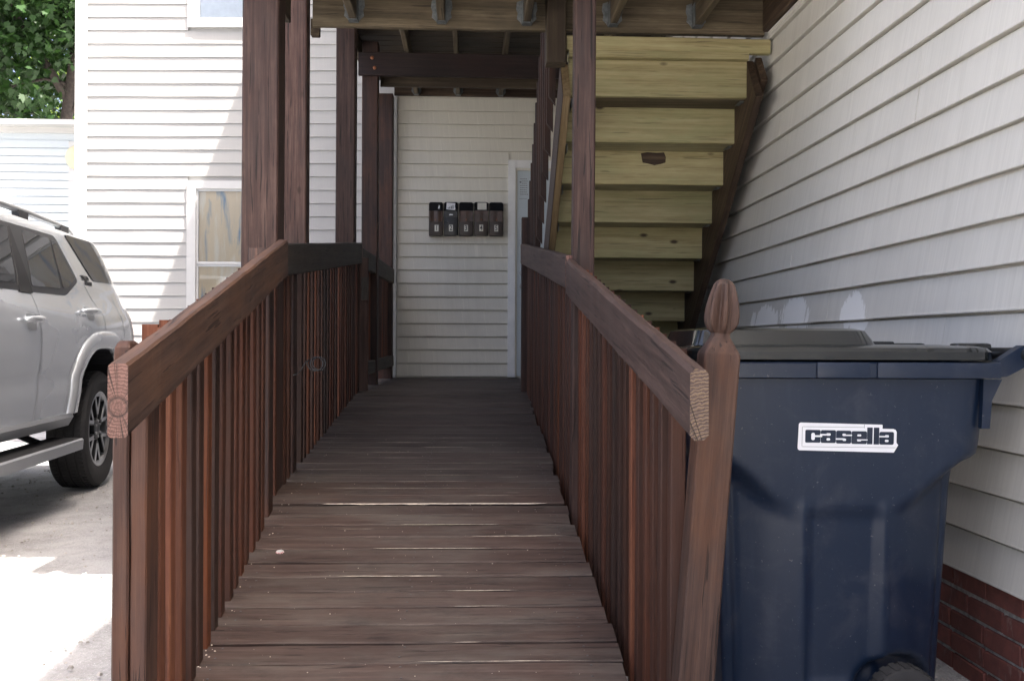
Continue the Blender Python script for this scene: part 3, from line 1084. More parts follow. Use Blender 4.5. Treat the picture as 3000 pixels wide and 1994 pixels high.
# pale packed sand and splintered edges in the gaps
b = MB()
rs = random.Random(12)
def sandline(y, x0, x1, w, seed):
    n = max(4, int((x1 - x0) / .03))
    up, lo = [], []
    for i in range(n + 1):
        x = x0 + (x1 - x0) * i / n
        e = math.sin(math.pi * min(1, max(0, i / n))) ** .35
        a = w * e * rs.uniform(.35, 1.0)
        up.append((x, y + a * .5, zd(y + a * .5) + H + .0012))
        lo.append((x, y - a * .5, zd(y - a * .5) + H + .0012))
    fs = [(i, i + 1, n + 2 + i, n + 1 + i) for i in range(n)]
    b.add(lo + up, fs)
near = [g for g in gaps if g[0] < 5.6]
for g_ in near:
    y = (g_[0] + g_[1]) / 2
    if 4.10 < g_[0] < 4.25:
        sandline(y + .004, -.62, .33, .032, 1)
        continue
    for _ in range(rs.choice([0, 1, 1, 2, 2])):
        x0 = rs.uniform(-.75, .2)
        sandline(y + rs.uniform(-.002, .002), x0, min(xr(y) - .02, x0 + rs.uniform(.08, .55)), rs.choice([.003, .004, .005, .007]), 2)
    if rs.random() < .4:
        x0 = rs.uniform(-.7, .2)
        sandline(y + rs.uniform(.02, .09), x0, min(xr(y) - .03, x0 + rs.uniform(.04, .16)), .003, 2)
# sand heaped along the foot of the railing
for i in range(40):
    y = rs.uniform(2.9, 4.6)
    s_ = rs.uniform(.001, .003)
    b.box((-.785 + rs.uniform(0, .03), y, zd(y) + H + s_ * .2), (s_ * 2.2, s_ * 1.8, s_), 0, Matrix.Rotation(rs.uniform(0, 3), 3, 'Z'), (.5, .5))
sl = b.build('packed_sand', M['sand'], ramp)
sl['kind'] = 'stuff'
b = MB()
for i in range(300):
    y = 2.5 + rs.random() ** 1.3 * 3.0
    x = rs.uniform(-.76, xr(y) - .03)
    s_ = rs.choice([.0008, .001, .0013, .0018]) * rs.uniform(.7, 1.3)
    b.box((x, y, zd(y) + H + s_ * .35), (s_ * 2, s_ * 1.6, s_), 0, Matrix.Rotation(rs.uniform(0, 3), 3, 'Z'), (.6, .6))
gr = b.build('grit', M['sand'], ramp)
gr['kind'] = 'stuff'
# screw heads in rows over the joists
b = MB()
for (ya, yb, _z) in gaps:
    yc = ya - .055
    for xs_ in (-.74, -.2, .35):
        for dy in (-.028, .028):
            yy = yc + dy + rs.uniform(-.004, .004)
            b.lathe([(.0042, .0), (.0036, .0012)], 7, 'Z', (xs_ + rs.uniform(-.008, .008), yy, zd(yy) + H + .0008))
sh_ = b.build('screw_heads', M['wire'], ramp)
sh_['kind'] = 'stuff'

# ------------------------------------------------------------------ ramp railings
def lin(y, y0, a, y1, b_):
    return a + (b_ - a) * (y - y0) / (y1 - y0)

def baluster(par, x0, x1, y, zlo, zhi, mat=None):
    jx, jy = random.uniform(-.003, .003), random.uniform(-.004, .004)
    p0 = ((x0 + x1) / 2 + jx, y + .019 + jy + random.uniform(-.004, .004), zlo)
    p1 = ((x0 + x1) / 2 + random.uniform(-.002, .002), y + .019 + jy, zhi)
    zl = round((p1[2] - p0[2]) / .01) * .01
    p0 = (p0[0], p0[1], p1[2] - zl)
    board('baluster', p0, p1, .044, .038, [mat or M['baluster'], M['end']], par, up=(0, 1, 0), bev=.003, segs=3, jit=.0012)

# railing beside the parked car
RB = [M['rail'], M['end_pith']]
rl = thing('ramp_railing', 'dark brown slatted ramp railing on the side of the parked white car', 'railing', (-.8, 4.2, 0))
RAIL1 = ((-.737, 2.12, -.047 - .078), (-.788, 4.22, .431 - .078))
board('handrail', RAIL1[0], RAIL1[1], .152, .042, RB, rl, bev=.006, segs=26, jit=.0012, plumb=True, share=False)
RAIL2 = ((-.814, 4.36, .428 - .071), (-.764, 6.86, .684 - .071))
board('handrail', RAIL2[0], RAIL2[1], .141, .040, [M['rail_grey'], M['end']], rl, bev=.006, segs=20, jit=.0012, plumb=True, share=False)
y = 2.52
while y < 7.05:
    if y < 4.2:
        xi = lin(y, 2.12, -.760, 4.22, -.811)
        zt = lin(y, 2.12, -.047, 4.22, .431) - .03
    else:
        xi = lin(y, 4.36, -.836, 6.86, -.786)
        zt = lin(y, 4.36, .428, 6.86, .684) - .03
    if not (4.02 < y < 4.2 or 4.33 < y < 4.50 or 4.70 < y < 4.83):
        baluster(rl, xi - .038, xi, y, zd(y) - .16 if y < 4.3 else zd(y) - .10, zt, M['baluster_red'] if (y < 2.75 or abs(y - 4.22) < .06 or abs(y - 5.32) < .05 or abs(y - 6.12) < .05) else None)
    y += .100
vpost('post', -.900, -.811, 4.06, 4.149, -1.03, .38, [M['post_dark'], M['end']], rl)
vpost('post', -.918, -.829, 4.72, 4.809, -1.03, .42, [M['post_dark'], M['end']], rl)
# doubled board newel at the foot
vpost('newel', -.8365, -.7985, 2.37, 2.459, -1.03, .002, [M['newel'], M['end']], rl, bev=.004, segs=8, jit=.0012, round_end=.03)
vpost('newel', -.7955, -.7575, 2.372, 2.461, -1.03, -.004, [M['newel'], M['end']], rl, bev=.004, segs=8, jit=.0012, round_end=.03)
# end board at the landing and its cleat
vpost('end_board', -.795, -.726, 7.10, 7.138, -.36, .60, [M['post'], M['end']], rl)
board('cleat', (-.745, 7.085, .30), (-.745, 7.085, .46), .035, .05, [M['rail_grey'], M['end']], rl, up=(0, 1, 0))

# railing along the landing
r3 = thing('landing_railing', 'short blackened railing between the posts and the letter box wall', 'railing', (-.78, 8.4, -.35 + H))
board('handrail', (-.800, 7.22, .69 - .07), (-.745, 9.48, .70 - .07), .141, .040, [M['rail_grey'], M['end']], r3, bev=.006, segs=12, jit=.0015, share=False)
board('bottom_rail', (-.800, 7.26, -.20), (-.745, 9.48, -.17), .10, .040, [M['rail_grey'], M['end']], r3, bev=.005, segs=8, jit=.0012, share=False)
y = 7.30
while y < 9.42:
    xi = lin(y, 7.22, -.822, 9.48, -.767)
    baluster(r3, xi - .038, xi, y, -.24, .64)
    y += .10
for y in (7.30, 8.05):
    vpost('foot', -.855, -.78, y, y + .06, -.36, -.20, [M['post_dark'], M['end']], r3)

# railing beside the bin
rr = thing('ramp_railing', 'reddish brown slatted ramp railing with an acorn newel beside the blue cart', 'railing', (.45, 4.2, 0))
RAILR = ((.491, 2.11, -.053 - .077), (.420, 4.17, .352 - .077))
board('handrail', RAILR[0], RAILR[1], .150, .040, [M['rail_red'], M['end_old']], rr, bev=.010, segs=26, jit=.0016, plumb=True, share=False)
RAILR2 = ((.4205, 4.185, .371 - .071), (.373, 7.04, .704 - .071))
board('handrail', RAILR2[0], RAILR2[1], .141, .040, [M['rail_red'], M['end']], rr, bev=.006, segs=20, jit=.0012, plumb=True, share=False)
y = 2.47
while y < 6.98:
    if y < 4.17:
        xi = lin(y, 2.11, .513, 4.17, .443)
        zt = lin(y, 2.11, -.053, 4.17, .352) - .03
    else:
        xi = lin(y, 4.185, .443, 7.04, .396)
        zt = lin(y, 4.185, .371, 7.04, .704) - .03
    if not (4.11 < y < 4.26):
        baluster(rr, xi, xi + .038, y, zd(y) - .17 if y < 4.3 else zd(y) - .12, zt, M['baluster_red'] if (abs(y - 2.97) < .06 or abs(y - 3.97) < .06) else None)
    y += .100
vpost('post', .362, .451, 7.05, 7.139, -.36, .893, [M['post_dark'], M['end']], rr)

# acorn-topped newel: square shaft, chamfered shoulder, fluted bulb
def newel_post():
    n = 64
    def ring(z, r, sq, flute=0.0):
        out = []
        for k_ in range(n):
            a = 2 * math.pi * (k_ + .5) / n
            c_, s_ = math.cos(a), math.sin(a)
            q = 1 / max(abs(c_), abs(s_))
            rad = r * (sq * q + (1 - sq) * 1.0)
            if flute:
                rad *= 1 - 2.1 * flute * max(0, (abs(math.sin(4 * a)) - .45) / .55)
            out.append((rad * c_ * 1.0, rad * s_, z))
        return out
    rows = [ring(-1.10, .0435, 1)]
    for i_ in range(1, 9):
        rows.append(ring(-1.10 + i_ * .13, .0435, 1))
    rows += [ring(-.028, .0435, 1), ring(-.020, .0415, .95), ring(.004, .030, .7), ring(.018, .0235, .4), ring(.026, .024, .3, .05),
             ring(.034, .031, .45, .10), ring(.050, .0395, .5, .15), ring(.066, .0410, .5, .17), ring(.090, .0395, .45, .17), ring(.112, .0355, .4, .16),
             ring(.132, .0300, .35, .12), ring(.145, .0255, .3, .06), ring(.153, .0190, .2, 0), ring(.158, .011, .1, 0), ring(.159, .003, 0, 0)]
    vs_ = [p for r_ in rows for p in r_]
    fs = []
    for i_ in range(len(rows) - 1):
        for k_ in range(n):
            a, c_ = i_ * n + k_, i_ * n + (k_ + 1) % n
            fs.append((a, c_, c_ + n, a + n))
    fs.append(tuple(range(n - 1, -1, -1)))
    fs.append(tuple((len(rows) - 1) * n + k_ for k_ in range(n)))
    # the wood material's grain runs along local X
    rot = Matrix.Rotation(R(90), 4, 'Y')
    me = mesh([rot @ Vector(v_) for v_ in vs_], fs, True)
    me.set_sharp_from_angle(angle=R(28))
    me.materials.append(M['newel_old'])
    mw = Matrix.Translation((.607, 2.405, H)) @ Matrix.Rotation(R(4.4), 4, 'Y') @ rot.inverted()
    return mobj('newel', me, M['newel_old'], rr, mw)
newel_post()

# ------------------------------------------------------------------ porch frame above the ramp
pc = thing('porch', 'two storey open timber porch on tall stained posts over the ramp', 'porch', (.2, 6.5, 0))
PO, PD = [M['post'], M['end']], [M['post_dark'], M['end']]
ROOFZ = 5.82
vpost('post', -.985, -.827, 4.36, 4.518, -1.03, ROOFZ, PO, pc, lean=.002, bev=.007, segs=14, jit=.0012, share=False)
vpost('post', .445, .535, 4.155, 4.245, -1.03, ROOFZ, PO, pc, lean=.003, bev=.006, segs=14, jit=.001, share=False)
vpost('post', -1.165, -1.020, 6.20, 6.34, -1.03, ROOFZ, PO, pc, bev=.007, segs=10, jit=.001, share=False)
vpost('post', -.940, -.808, 6.95, 7.085, -1.03, ROOFZ, PO, pc, bev=.007, segs=10, jit=.001, share=False)
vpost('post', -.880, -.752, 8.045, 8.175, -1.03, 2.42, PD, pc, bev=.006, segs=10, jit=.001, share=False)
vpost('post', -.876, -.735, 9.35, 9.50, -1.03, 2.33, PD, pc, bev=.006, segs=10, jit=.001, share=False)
TR = [M['treated'], M['treated']]
TD = [M['treated_dark'], M['treated_dark']]
# half-landing in front: beam, joists with hangers, ledger on the wall, boards
board('beam', (-.80, 5.06, 1.592 + .11), (1.50, 5.06, 1.580 + .11), .22, .04, TR, pc, bev=.004, segs=10, jit=.001, share=False)
board('rim_joist', (-.93, 3.80, 1.70), (-.93, 5.05, 1.70), .19, .04, TD, pc)
board('rim_joist', (1.508, 3.80, 1.70), (1.508, 5.045, 1.70), .20, .036, [M['stringer_brown'], M['stringer_brown']], pc)
board('front_joist', (-.80, 3.80, 1.70), (1.48, 3.80, 1.70), .18, .04, TD, pc)
for i, x in enumerate((-.592, -.152, .278, .715, 1.145)):
    board('joist', (x, 3.83, 1.61 + .075), (x, 5.035, 1.61 + .075), .15, .038, TR, pc, segs=6, jit=.0012, share=False)
    b = MB()
    zb = 1.607 + H
    for sx in (-1, 1):
        b.box((x + sx * .0215, 4.998, zb + .055), (.0025, .06, .115))
        b.poly([(x + sx * .021, 5.0375, zb), (x + sx * .034, 5.0375, zb + .02), (x + sx * .050, 5.0375, zb + .035), (x + sx * .046, 5.0375, zb + .062), (x + sx * .054, 5.0375, zb + .085), (x + sx * .050, 5.0375, zb + .12), (x + sx * .021, 5.0375, zb + .13)], .002)
        for zz in (.04, .075, .105):
            b.lathe([(.0045, 0), (.0045, -.004)], 8, 'Y', (x + sx * .037, 5.0355, zb + zz))
    b.box((x, 5.0, zb - .001), (.044, .06, .0025))
    b.build('joist_hanger', M['galv'], pc)
for (zz, r_) in ((1.682, .0125), (1.622, .0085)):
    b = MB()
    b.lathe([(r_, 0), (r_, -.008), (r_ * .5, -.011)], 12, 'Y', (.437, 5.0395, zz + H))
    b.build('bolt', M['bolt'], pc)
y = 3.80
while y < 5.05:
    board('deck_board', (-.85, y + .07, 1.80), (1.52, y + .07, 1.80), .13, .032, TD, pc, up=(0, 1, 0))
    y += .137
# trim strip on the wall below the ledger
board('trim_strip', (1.519, 3.2, 1.585), (1.519, 5.02, 1.585), .022, .016, [M['siding_right']] * 2, pc)
# second floor: beam on the posts, joists over it, ledger at the house
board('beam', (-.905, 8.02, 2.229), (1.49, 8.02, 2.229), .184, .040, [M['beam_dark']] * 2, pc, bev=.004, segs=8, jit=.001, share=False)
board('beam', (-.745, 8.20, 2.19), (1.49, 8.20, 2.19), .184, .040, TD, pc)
for (x, zz) in ((-.795, 2.275), (-.775, 2.195)):
    b = MB()
    b.lathe([(.014, 0), (.014, -.008), (.006, -.012)], 12, 'Y', (x, 7.9995, zz + H))
    b.build('bolt', M['bolt_rust'], pc)
for i, x in enumerate((-.93, -.521, -.125, .278, .680, 1.08, 1.46)):
    board('joist', (x, 5.35, 2.327 + .07), (x, 9.455, 2.347 + .07), .14, .038, TR if i else TD, pc, segs=6, jit=.0012, share=False)
    if i in (1, 2, 3):
        board('joist', (x - .045, 5.40, 2.33 + .07), (x - .045, 6.30, 2.33 + .07), .14, .038, TR, pc)
    if -.6 < x < 1.1:
        b = MB()
        zb = 2.343 + H
        for sx in (-1, 1):
            b.box((x + sx * .0212, 9.43, zb + .05), (.0022, .05, .10))
            b.poly([(x + sx * .021, 9.457, zb), (x + sx * .036, 9.457, zb + .02), (x + sx * .048, 9.457, zb + .04), (x + sx * .044, 9.457, zb + .06), (x + sx * .05, 9.457, zb + .09), (x + sx * .021, 9.457, zb + .105)], .002)
        b.box((x, 9.43, zb - .001), (.044, .05, .0022))
        b.build('joist_hanger', M['galv'], pc)
board('ledger', (-.73, 9.48, 2.415), (1.50, 9.48, 2.415), .146, .040, [M['stringer_brown']] * 2, pc, segs=6, jit=.001, share=False)
board('blocking', (.15, 6.35, 2.36), (.42, 6.35, 2.36), .09, .038, TR, pc)
y = 5.30
while y < 9.5:
    board('deck_board', (-.97, y + .07, 2.502), (1.52, y + .07, 2.502), .134, .030, TD, pc, up=(0, 1, 0), segs=4, jit=.001)
    y += .14
# hanging newel foot of the upper stair rail
vpost('stair_post', .372, .470, 4.93, 5.03, 1.395, 2.6, [M['treated_dark'], M['treated']], pc, bev=.005)
board('joist_end', (-.795, 5.085, 1.598), (-.795, 5.125, 1.598), .085, .045, TD, pc)
# roof over the porch
b = MB()
b.box((.275, 6.35, ROOFZ + .08 + H), (2.46, 6.7, .16))
b.build('roof', M['roof_dark'], pc)

# ------------------------------------------------------------------ staircase
stc = thing('staircase', 'pale new timber stair flight seen from below, rising from the landing', 'stairs', (.95, 6.3, -.35 + H))
Y1, RUN, RISE = 5.03, .240, .1842
T1 = 1.442
PI2 = [M['pine'], M['pine']]
sx0, sx1 = .492, 1.405
for i in range(10):
    y = Y1 + RUN * i
    t = T1 - RISE * i
    hgt = .186
    if t - hgt < -.345:
        hgt = t + .343
    if hgt > .05:
        board('riser', (sx0, y + .019, t - hgt / 2), (sx1 + random.uniform(-.004, .004), y + .019, t - hgt / 2), hgt, .036, PI2, stc, segs=5, jit=.0008, share=False, bev=.003)
    if i < 9:
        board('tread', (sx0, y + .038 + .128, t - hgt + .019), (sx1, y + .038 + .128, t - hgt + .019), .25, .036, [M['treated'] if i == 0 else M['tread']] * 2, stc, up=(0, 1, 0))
        for bx in (sx0 + .012, sx1 + .012):
            b = MB()
            b.box((bx - .010, y + .10, t - hgt - .004 + H), (.045, .10, .003))
            b.box((bx + .010, y + .10, t - hgt - .024 + H), (.003, .10, .042))
            b.lathe([(.006, 0), (.006, -.005)], 8, 'Z', (bx - .015, y + .085, t - hgt - .004 + H))
            b.build('angle_bracket', M['galv'], stc)
SMUDGE = [(-.055, .040), (-.02, .047), (.03, .044), (.075, .047), (.085, .02), (.083, -.01), (.06, -.018), (.02, -.026), (-.02, -.016), (-.045, -.012), (-.05, .01)]
# brown smudge on one riser
b = MB()
b.poly([(1.0 + x_, 5.5107, 1.02 + z_ + H) for x_, z_ in SMUDGE], .0006)
b.build('paint_smudge', M['stringer_brown'], stc)
# top nosing board under the landing beam
board('nosing', (.478, 5.005, 1.513), (1.515, 5.005, 1.508), .074, .036, PI2, stc, segs=4, jit=.001, share=False)
board('tread', (.49, 5.03 + .01, 1.460), (1.405, 5.04, 1.460), .11, .036, PI2, stc, up=(0, 1, 0))
SL = math.atan2(-RISE, RUN)
def strin(nm, x0, x1, mat, dy=0.0, off=-.135, w=.20):
    ya, yb = Y1 - .04, Y1 + RUN * 9.6
    za = T1 + .0153 + off
    zb = za - RISE / RUN * (yb - ya)
    return board(nm, ((x0 + x1) / 2, ya + dy, za), ((x0 + x1) / 2, yb + dy, max(zb, -.50)), w, x1 - x0, [mat, mat], stc, segs=10, jit=.0012, share=False)
strin('stringer', .492 - .040, .492 - .002, M['stringer_tan'], -.03, -.14, .25)
strin('stringer', 1.408, 1.446, M['stringer_brown'], -.03, -.12, .285)
strin('skirt_board', 1.452, 1.485, M['stringer_brown'], .0, -.06, .18)
# mitred stair balusters on the open side
def mitred(x0, x1, y, zlo, zhi):
    L = round(zhi - zlo, 2)
    b = MB()
    hx, hy = (x1 - x0) / 2, .019
    drop = .045
    lo = [(-hx, -hy, drop), (hx, -hy, 0), (hx, hy, 0), (-hx, hy, drop)]
    up_ = [(-hx, -hy, L), (hx, -hy, L), (hx, hy, L), (-hx, hy, L)]
    rot = Matrix.Rotation(R(90), 4, 'Y')
    b.add([rot @ Vector(p) for p in lo + up_], [(0, 3, 2, 1), (4, 5, 6, 7), (0, 1, 5, 4), (1, 2, 6, 5), (2, 3, 7, 6), (3, 0, 4, 7)])
    o = b.build('baluster', [M['post_dark']], stc, mw=Matrix.Translation(((x0 + x1) / 2, y, zlo + H)) @ rot.inverted())
    b2 = MB()
    b2.add([Vector(lo[k_]) + Vector((0, 0, -.0015)) for k_ in range(4)] + [Vector(lo[k_]) for k_ in range(4)], [(0, 1, 2, 3), (0, 1, 5, 4), (1, 2, 6, 5), (2, 3, 7, 6), (3, 0, 4, 7)])
    return o
k = 0
y = 5.30
while y < 7.30:
    zlo = 1.31 - .68 * (y - 5.24)
    zhi = 1.68 - .64 * (y - 6.2)
    mitred(.412, .448, y, max(zlo, -.34), min(zhi, 2.3))
    y += .158
board('handrail', (.47, 5.25, 2.20), (.47, 7.35, .90), .085, .036, PD, stc)
strin('trim_board', .4485, .4515, M['rail_red'], -.03, -.14, .25)

# ------------------------------------------------------------------ letter boxes
M['mb'] = plain('brown_enamel', (.030, .022, .020), .38, .2, noise=.35, nscale=14, dirt=(.085, .042, .026), dirt_amt=.6)
M['mb_black'] = plain('black_enamel', (.012, .013, .016), .3, .2, noise=.3, nscale=14, dirt=(.05, .035, .03), dirt_amt=.35)
M['mb_flap'] = plain('brown_flap_enamel', (.060, .038, .030), .4, .1, noise=.35, nscale=18, dirt=(.13, .062, .038), dirt_amt=.6)
M['sticker'] = plain('number_sticker', (.68, .66, .58), .6, noise=.05)
M['torn'] = plain('torn_paper', (.80, .80, .80), .8, noise=.05)
desc = {1: 'brown metal letter box numbered 1 with a dented flap', 2: 'black metal letter box numbered 2 with its flap missing and torn paper on the lid', 3: 'rusty brown letter box numbered 3 with a bare lid',
        4: 'brown letter box numbered 4 with a white label on its lid', 5: 'brown letter box numbered 5 beside the door frame'}
for i in range(5):
    n = i + 1
    xc = -.400 + .067 + i * .1437
    z0_ = 1.018 + H + random.uniform(-.003, .003)
    yb = 9.547
    mb = thing('letter_box', desc[n], 'letter box', (xc, yb, z0_), 'letter boxes on the beige wall')
    mat = M['mb_black'] if n == 2 else M['mb']
    w, hh = .132, .322
    # body with rounded edges
    bevel_box('body', (xc, yb - .042, z0_ + .118), (w, .08, .236), .010, mat, mb)
    b = MB()
    # top housing: sloping lid with rounded upper corners
    pr = [(-w/2, 0), (w/2, 0), (w/2, .070), (w/2 - .006, .084), (w/2 - .016, .088), (-w/2 + .016, .088), (-w/2 + .006, .084), (-w/2, .070)]
    vs_ = [(xc + px, yb - .088 + pz * .55, z0_ + .236 + pz) for px, pz in pr] + [(xc + px, yb - .002, z0_ + .236 + pz) for px, pz in pr]
    b.add(vs_, [tuple(range(8)), tuple(range(15, 7, -1))] + [(q, q + 8, (q + 1) % 8 + 8, (q + 1) % 8) for q in range(8)])
    b.build('lid', M['mb_black'], mb)
    if n != 2:
        b = MB()
        wv = .006 if n == 1 else .002
        N = 8
        vs_, fs = [], []
        for r_ in range(2):
            for q in range(N + 1):
                x = xc - w/2 + .001 + (w - .002) * q / N
                vs_.append((x, yb - .090 - (.004 if r_ else 0) - wv * math.sin(q * 1.3 + n), z0_ + (.235 if r_ == 0 else .133 + .004 * math.sin(q * .8 + n))))
        for q in range(N):
            fs.append((q, q + 1, N + 2 + q, N + 1 + q))
        b.add(vs_, fs)
        vs2 = [(x, y_ + .006, z_) for (x, y_, z_) in vs_]
        b.add(vs2, fs)
        b.add([vs_[N + 1 + q] for q in range(N + 1)] + [vs2[N + 1 + q] for q in range(N + 1)], [(q, q + 1, N + 2 + q, N + 1 + q) for q in range(N)])
        b.build('flap', M['mb_flap'], mb)
        b = MB()
        b.box((xc, yb - .098, z0_ + .15), (.006, .006, .018))
        b.build('latch', M['bolt_rust'], mb)
    else:
        b = MB()
        b.box((xc, yb - .084, z0_ + .205), (w - .012, .004, .06))
        b.build('slot', M['black_plastic'], mb)
        b = MB()
        b.poly([(xc - .02, yb - .0865, z0_ + .192), (xc + .02, yb - .0865, z0_ + .194), (xc + .016, yb - .0865, z0_ + .203), (xc - .012, yb - .0865, z0_ + .206)], .0008)
        b.build('label_scrap', M['torn'], mb)
    lidpt = lambda px, pz, o=.0015: (xc + px, yb - .088 + pz * .55 - o, z0_ + .236 + pz + o * .5)
    if n == 2:
        b = MB()
        b.poly([lidpt(-.045, .012), lidpt(.035, .004), (lidpt(.042, .02)), lidpt(.036, .045), lidpt(.04, .075), lidpt(-.042, .08)], .0005)
        b.build('torn_paper', M['torn'], mb)
        b = MB()
        for q in range(4):
            b.poly([lidpt(-.03 + q * .015, .018, .003), lidpt(-.022 + q * .015, .018, .003), lidpt(-.024 + q * .015, .028 + q * .01, .003), lidpt(-.03 + q * .015, .03 + q * .008, .003)], .0003)
        b.build('print', M['ink'], mb)
    if n == 4:
        b = MB()
        b.poly([lidpt(-.036, .008), lidpt(.05, .008), lidpt(.05, .08), lidpt(-.036, .08)], .0005)
        b.build('label', M['sticker'], mb)
    if n == 1:
        b = MB()
        b.poly([lidpt(.02, .02), lidpt(.036, .02), lidpt(.038, .05), lidpt(.028, .06)], .0005)
        b.build('label_scrap', M['torn'], mb)
    # number sticker
    b = MB()
    dx = .008 if n == 1 else 0.0
    b.box((xc + dx, yb - .0828, z0_ + .072), (.037, .0012, .061))
    b.build('number_sticker', M['sticker'], mb)
    me = text_mesh(str(n), .066, .0004, .0012, .78)
    me.materials.clear()
    me.materials.append(M['ink'])
    mobj('number', me, M['ink'], mb, Matrix.Translation((xc + dx, yb - .0839, z0_ + .0715)) @ Matrix.Rotation(R(90), 4, 'X'))

# ------------------------------------------------------------------ blue wheeled cart
def sstep(a, b_, x):
    t = min(1, max(0, (x - a) / (b_ - a)))
    return t * t * (3 - 2 * t)

m = NT('dark_blue_plastic')
v = m.objvec()
p = m.pos()
n1 = m.noise(p, 7, 6, .7, .6)
n2 = m.noise(m.mapping(p, (14, 14, 2.2)), 1.0, 5, .65)
n3 = m.noise(p, 130, 2, .5)
c = (.0060, .0150, .036)
col = m.mix(m.math('MULTIPLY', m.ramp(n1, [(.52, 0.0), (.74, 1.0)]), .13), c, (.16, .15, .15))
col = m.mix(m.math('MULTIPLY', m.ramp(n2, [(.52, 0.0), (.78, 1.0)]), .08), col, (.14, .15, .18))
col = m.mix(m.math('MULTIPLY', m.ramp(n3, [(.70, 0.0), (.76, 1.0)]), .4), col, (.22, .20, .19))
m.l(col, m.b.inputs['Base Color'])
m.l(m.math('MULTIPLY_ADD', n1, .22, .24), m.b.inputs['Roughness'])
m.b.inputs['Specular IOR Level'].default_value = .5
m.bump(m.noise(p, 420, 2), .06, .001)
M['cart_blue'] = m.mat
M['cart_lid'] = plain('black_lid_plastic', (.006, .008, .009), .12, noise=.3, nscale=9, spec=.8)
M['rubber'] = plain('tyre_rubber', (.022, .022, .023), .8, noise=.25, nscale=30)
CX, CY = .990, 2.905
cart = thing('wheeled_cart', 'dark blue wheeled waste cart with black lid and white lettered sticker', 'waste cart', (CX, CY, 0))
NR = 176
def cart_ring(z):
    t = (z - .05) / .88
    hx = .346 + .038 * t + .012 * sstep(.62, .8, z)
    hy = .285 + .048 * t
    rc = .085
    out = []
    per = 2 * (hx - rc) * 2 + 2 * (hy - rc) * 2 + 2 * math.pi * rc
    for k_ in range(NR):
        s = per * k_ / NR
        # walk round starting at the middle of the near face going +x
        segs_ = [('l', hx - rc), ('a', 0), ('l', 2 * (hy - rc)), ('a', 1), ('l', 2 * (hx - rc)), ('a', 2), ('l', 2 * (hy - rc)), ('a', 3), ('l', hx - rc)]
        idx = 0
        x = y = nx_ = ny_ = 0
        cur = s
        arc = math.pi * rc / 2
        for q, (ty, val) in enumerate(segs_):
            ln = val if ty == 'l' else arc
            if cur <= ln + 1e-9 or q == len(segs_) - 1:
                if ty == 'l':
                    if q == 0: x, y, nx_, ny_ = cur, -hy, 0, -1
                    elif q == 2: x, y, nx_, ny_ = hx, -(hy - rc) + cur, 1, 0
                    elif q == 4: x, y, nx_, ny_ = (hx - rc) - cur, hy, 0, 1
                    elif q == 6: x, y, nx_, ny_ = -hx, (hy - rc) - cur, -1, 0
                    else: x, y, nx_, ny_ = -(hx - rc) + cur, -hy, 0, -1
                else:
                    a0 = (-math.pi / 2, 0, math.pi / 2, math.pi)[val]
                    cxx, cyy = ((hx - rc, -(hy - rc)), (hx - rc, hy - rc), (-(hx - rc), hy - rc), (-(hx - rc), -(hy - rc)))[val]
                    a = a0 + cur / rc
                    nx_, ny_ = math.cos(a), math.sin(a)
                    x, y = cxx + rc * nx_, cyy + rc * ny_
                break
            cur -= ln
        # lower body steps in at the corners, leaving a proud middle on the broad faces
        wgt = sstep(.10, .34, abs(x))
        zs = .735 - .13 * (1 - sstep(.12, .36, abs(x)))
        stp = 1 - sstep(zs - .055, zs, z)
        ins = (.052 + .020 * abs(ny_)) * wgt * stp
        # recessed centre panel
        if abs(y) > hy * .8:
            pan = (1 - sstep(.088, .100, abs(x))) * (1 - sstep(.575 - .02, .595, z - .0)) * sstep(.10, .14, z)
            ins += .011 * pan
            rib = (sstep(.092, .104, abs(x)) - sstep(.112, .135, abs(x))) * (1 - sstep(.58, .62, z))
            ins -= .005 * rib
            if y < 0:
                dwx = (x - .15)
                dd = math.hypot(dwx, z - .07)
                ins += .05 * (1 - sstep(.105, .125, dd))
        out.append((CX + x - nx_ * ins, CY + y - ny_ * ins, z))
    return out
zs_ = [.05, .06] + [.06 + .87 * q / 74 for q in range(1, 75)]
rows = [cart_ring(z) for z in zs_]
vs_ = [p_ for r_ in rows for p_ in r_]
fs = []
for i in range(len(rows) - 1):
    for k in range(NR):
        a, c_ = i * NR + k, i * NR + (k + 1) % NR
        fs.append((a, c_, c_ + NR, a + NR))
fs.append(tuple(range(NR - 1, -1, -1)))
mobj('body', mesh(vs_, fs, True), M['cart_blue'], cart)
def rrect(hx, hy, rc, n=10):
    out = []
    for (cx_, cy_, a0) in ((hx - rc, -(hy - rc), -90), (hx - rc, hy - rc, 0), (-(hx - rc), hy - rc, 90), (-(hx - rc), -(hy - rc), 180)):
        for q in range(n + 1):
            a = R(a0 + 90 * q / n)
            out.append((cx_ + rc * math.cos(a), cy_ + rc * math.sin(a)))
    return out
def rloft(name, secs, mat, par, smooth=True, ang=35):
    """secs: list of (hx, hy, rc, z, cx, cy)"""
    rows = [[(cx_ + x, cy_ + y, z) for x, y in rrect(hx, hy, rc)] for (hx, hy, rc, z, cx_, cy_) in secs]
    n = len(rows[0])
    b = MB()
    fs = []
    for i_ in range(len(rows) - 1):
        for k_ in range(n):
            a, c_ = i_ * n + k_, i_ * n + (k_ + 1) % n
            fs.append((a, c_, c_ + n, a + n))
    fs.append(tuple(range(n - 1, -1, -1)))
    fs.append(tuple((len(rows) - 1) * n + k_ for k_ in range(n)))
    b.add([p_ for r_ in rows for p_ in r_], fs)
    return b.build(name, mat, par, smooth, ang)
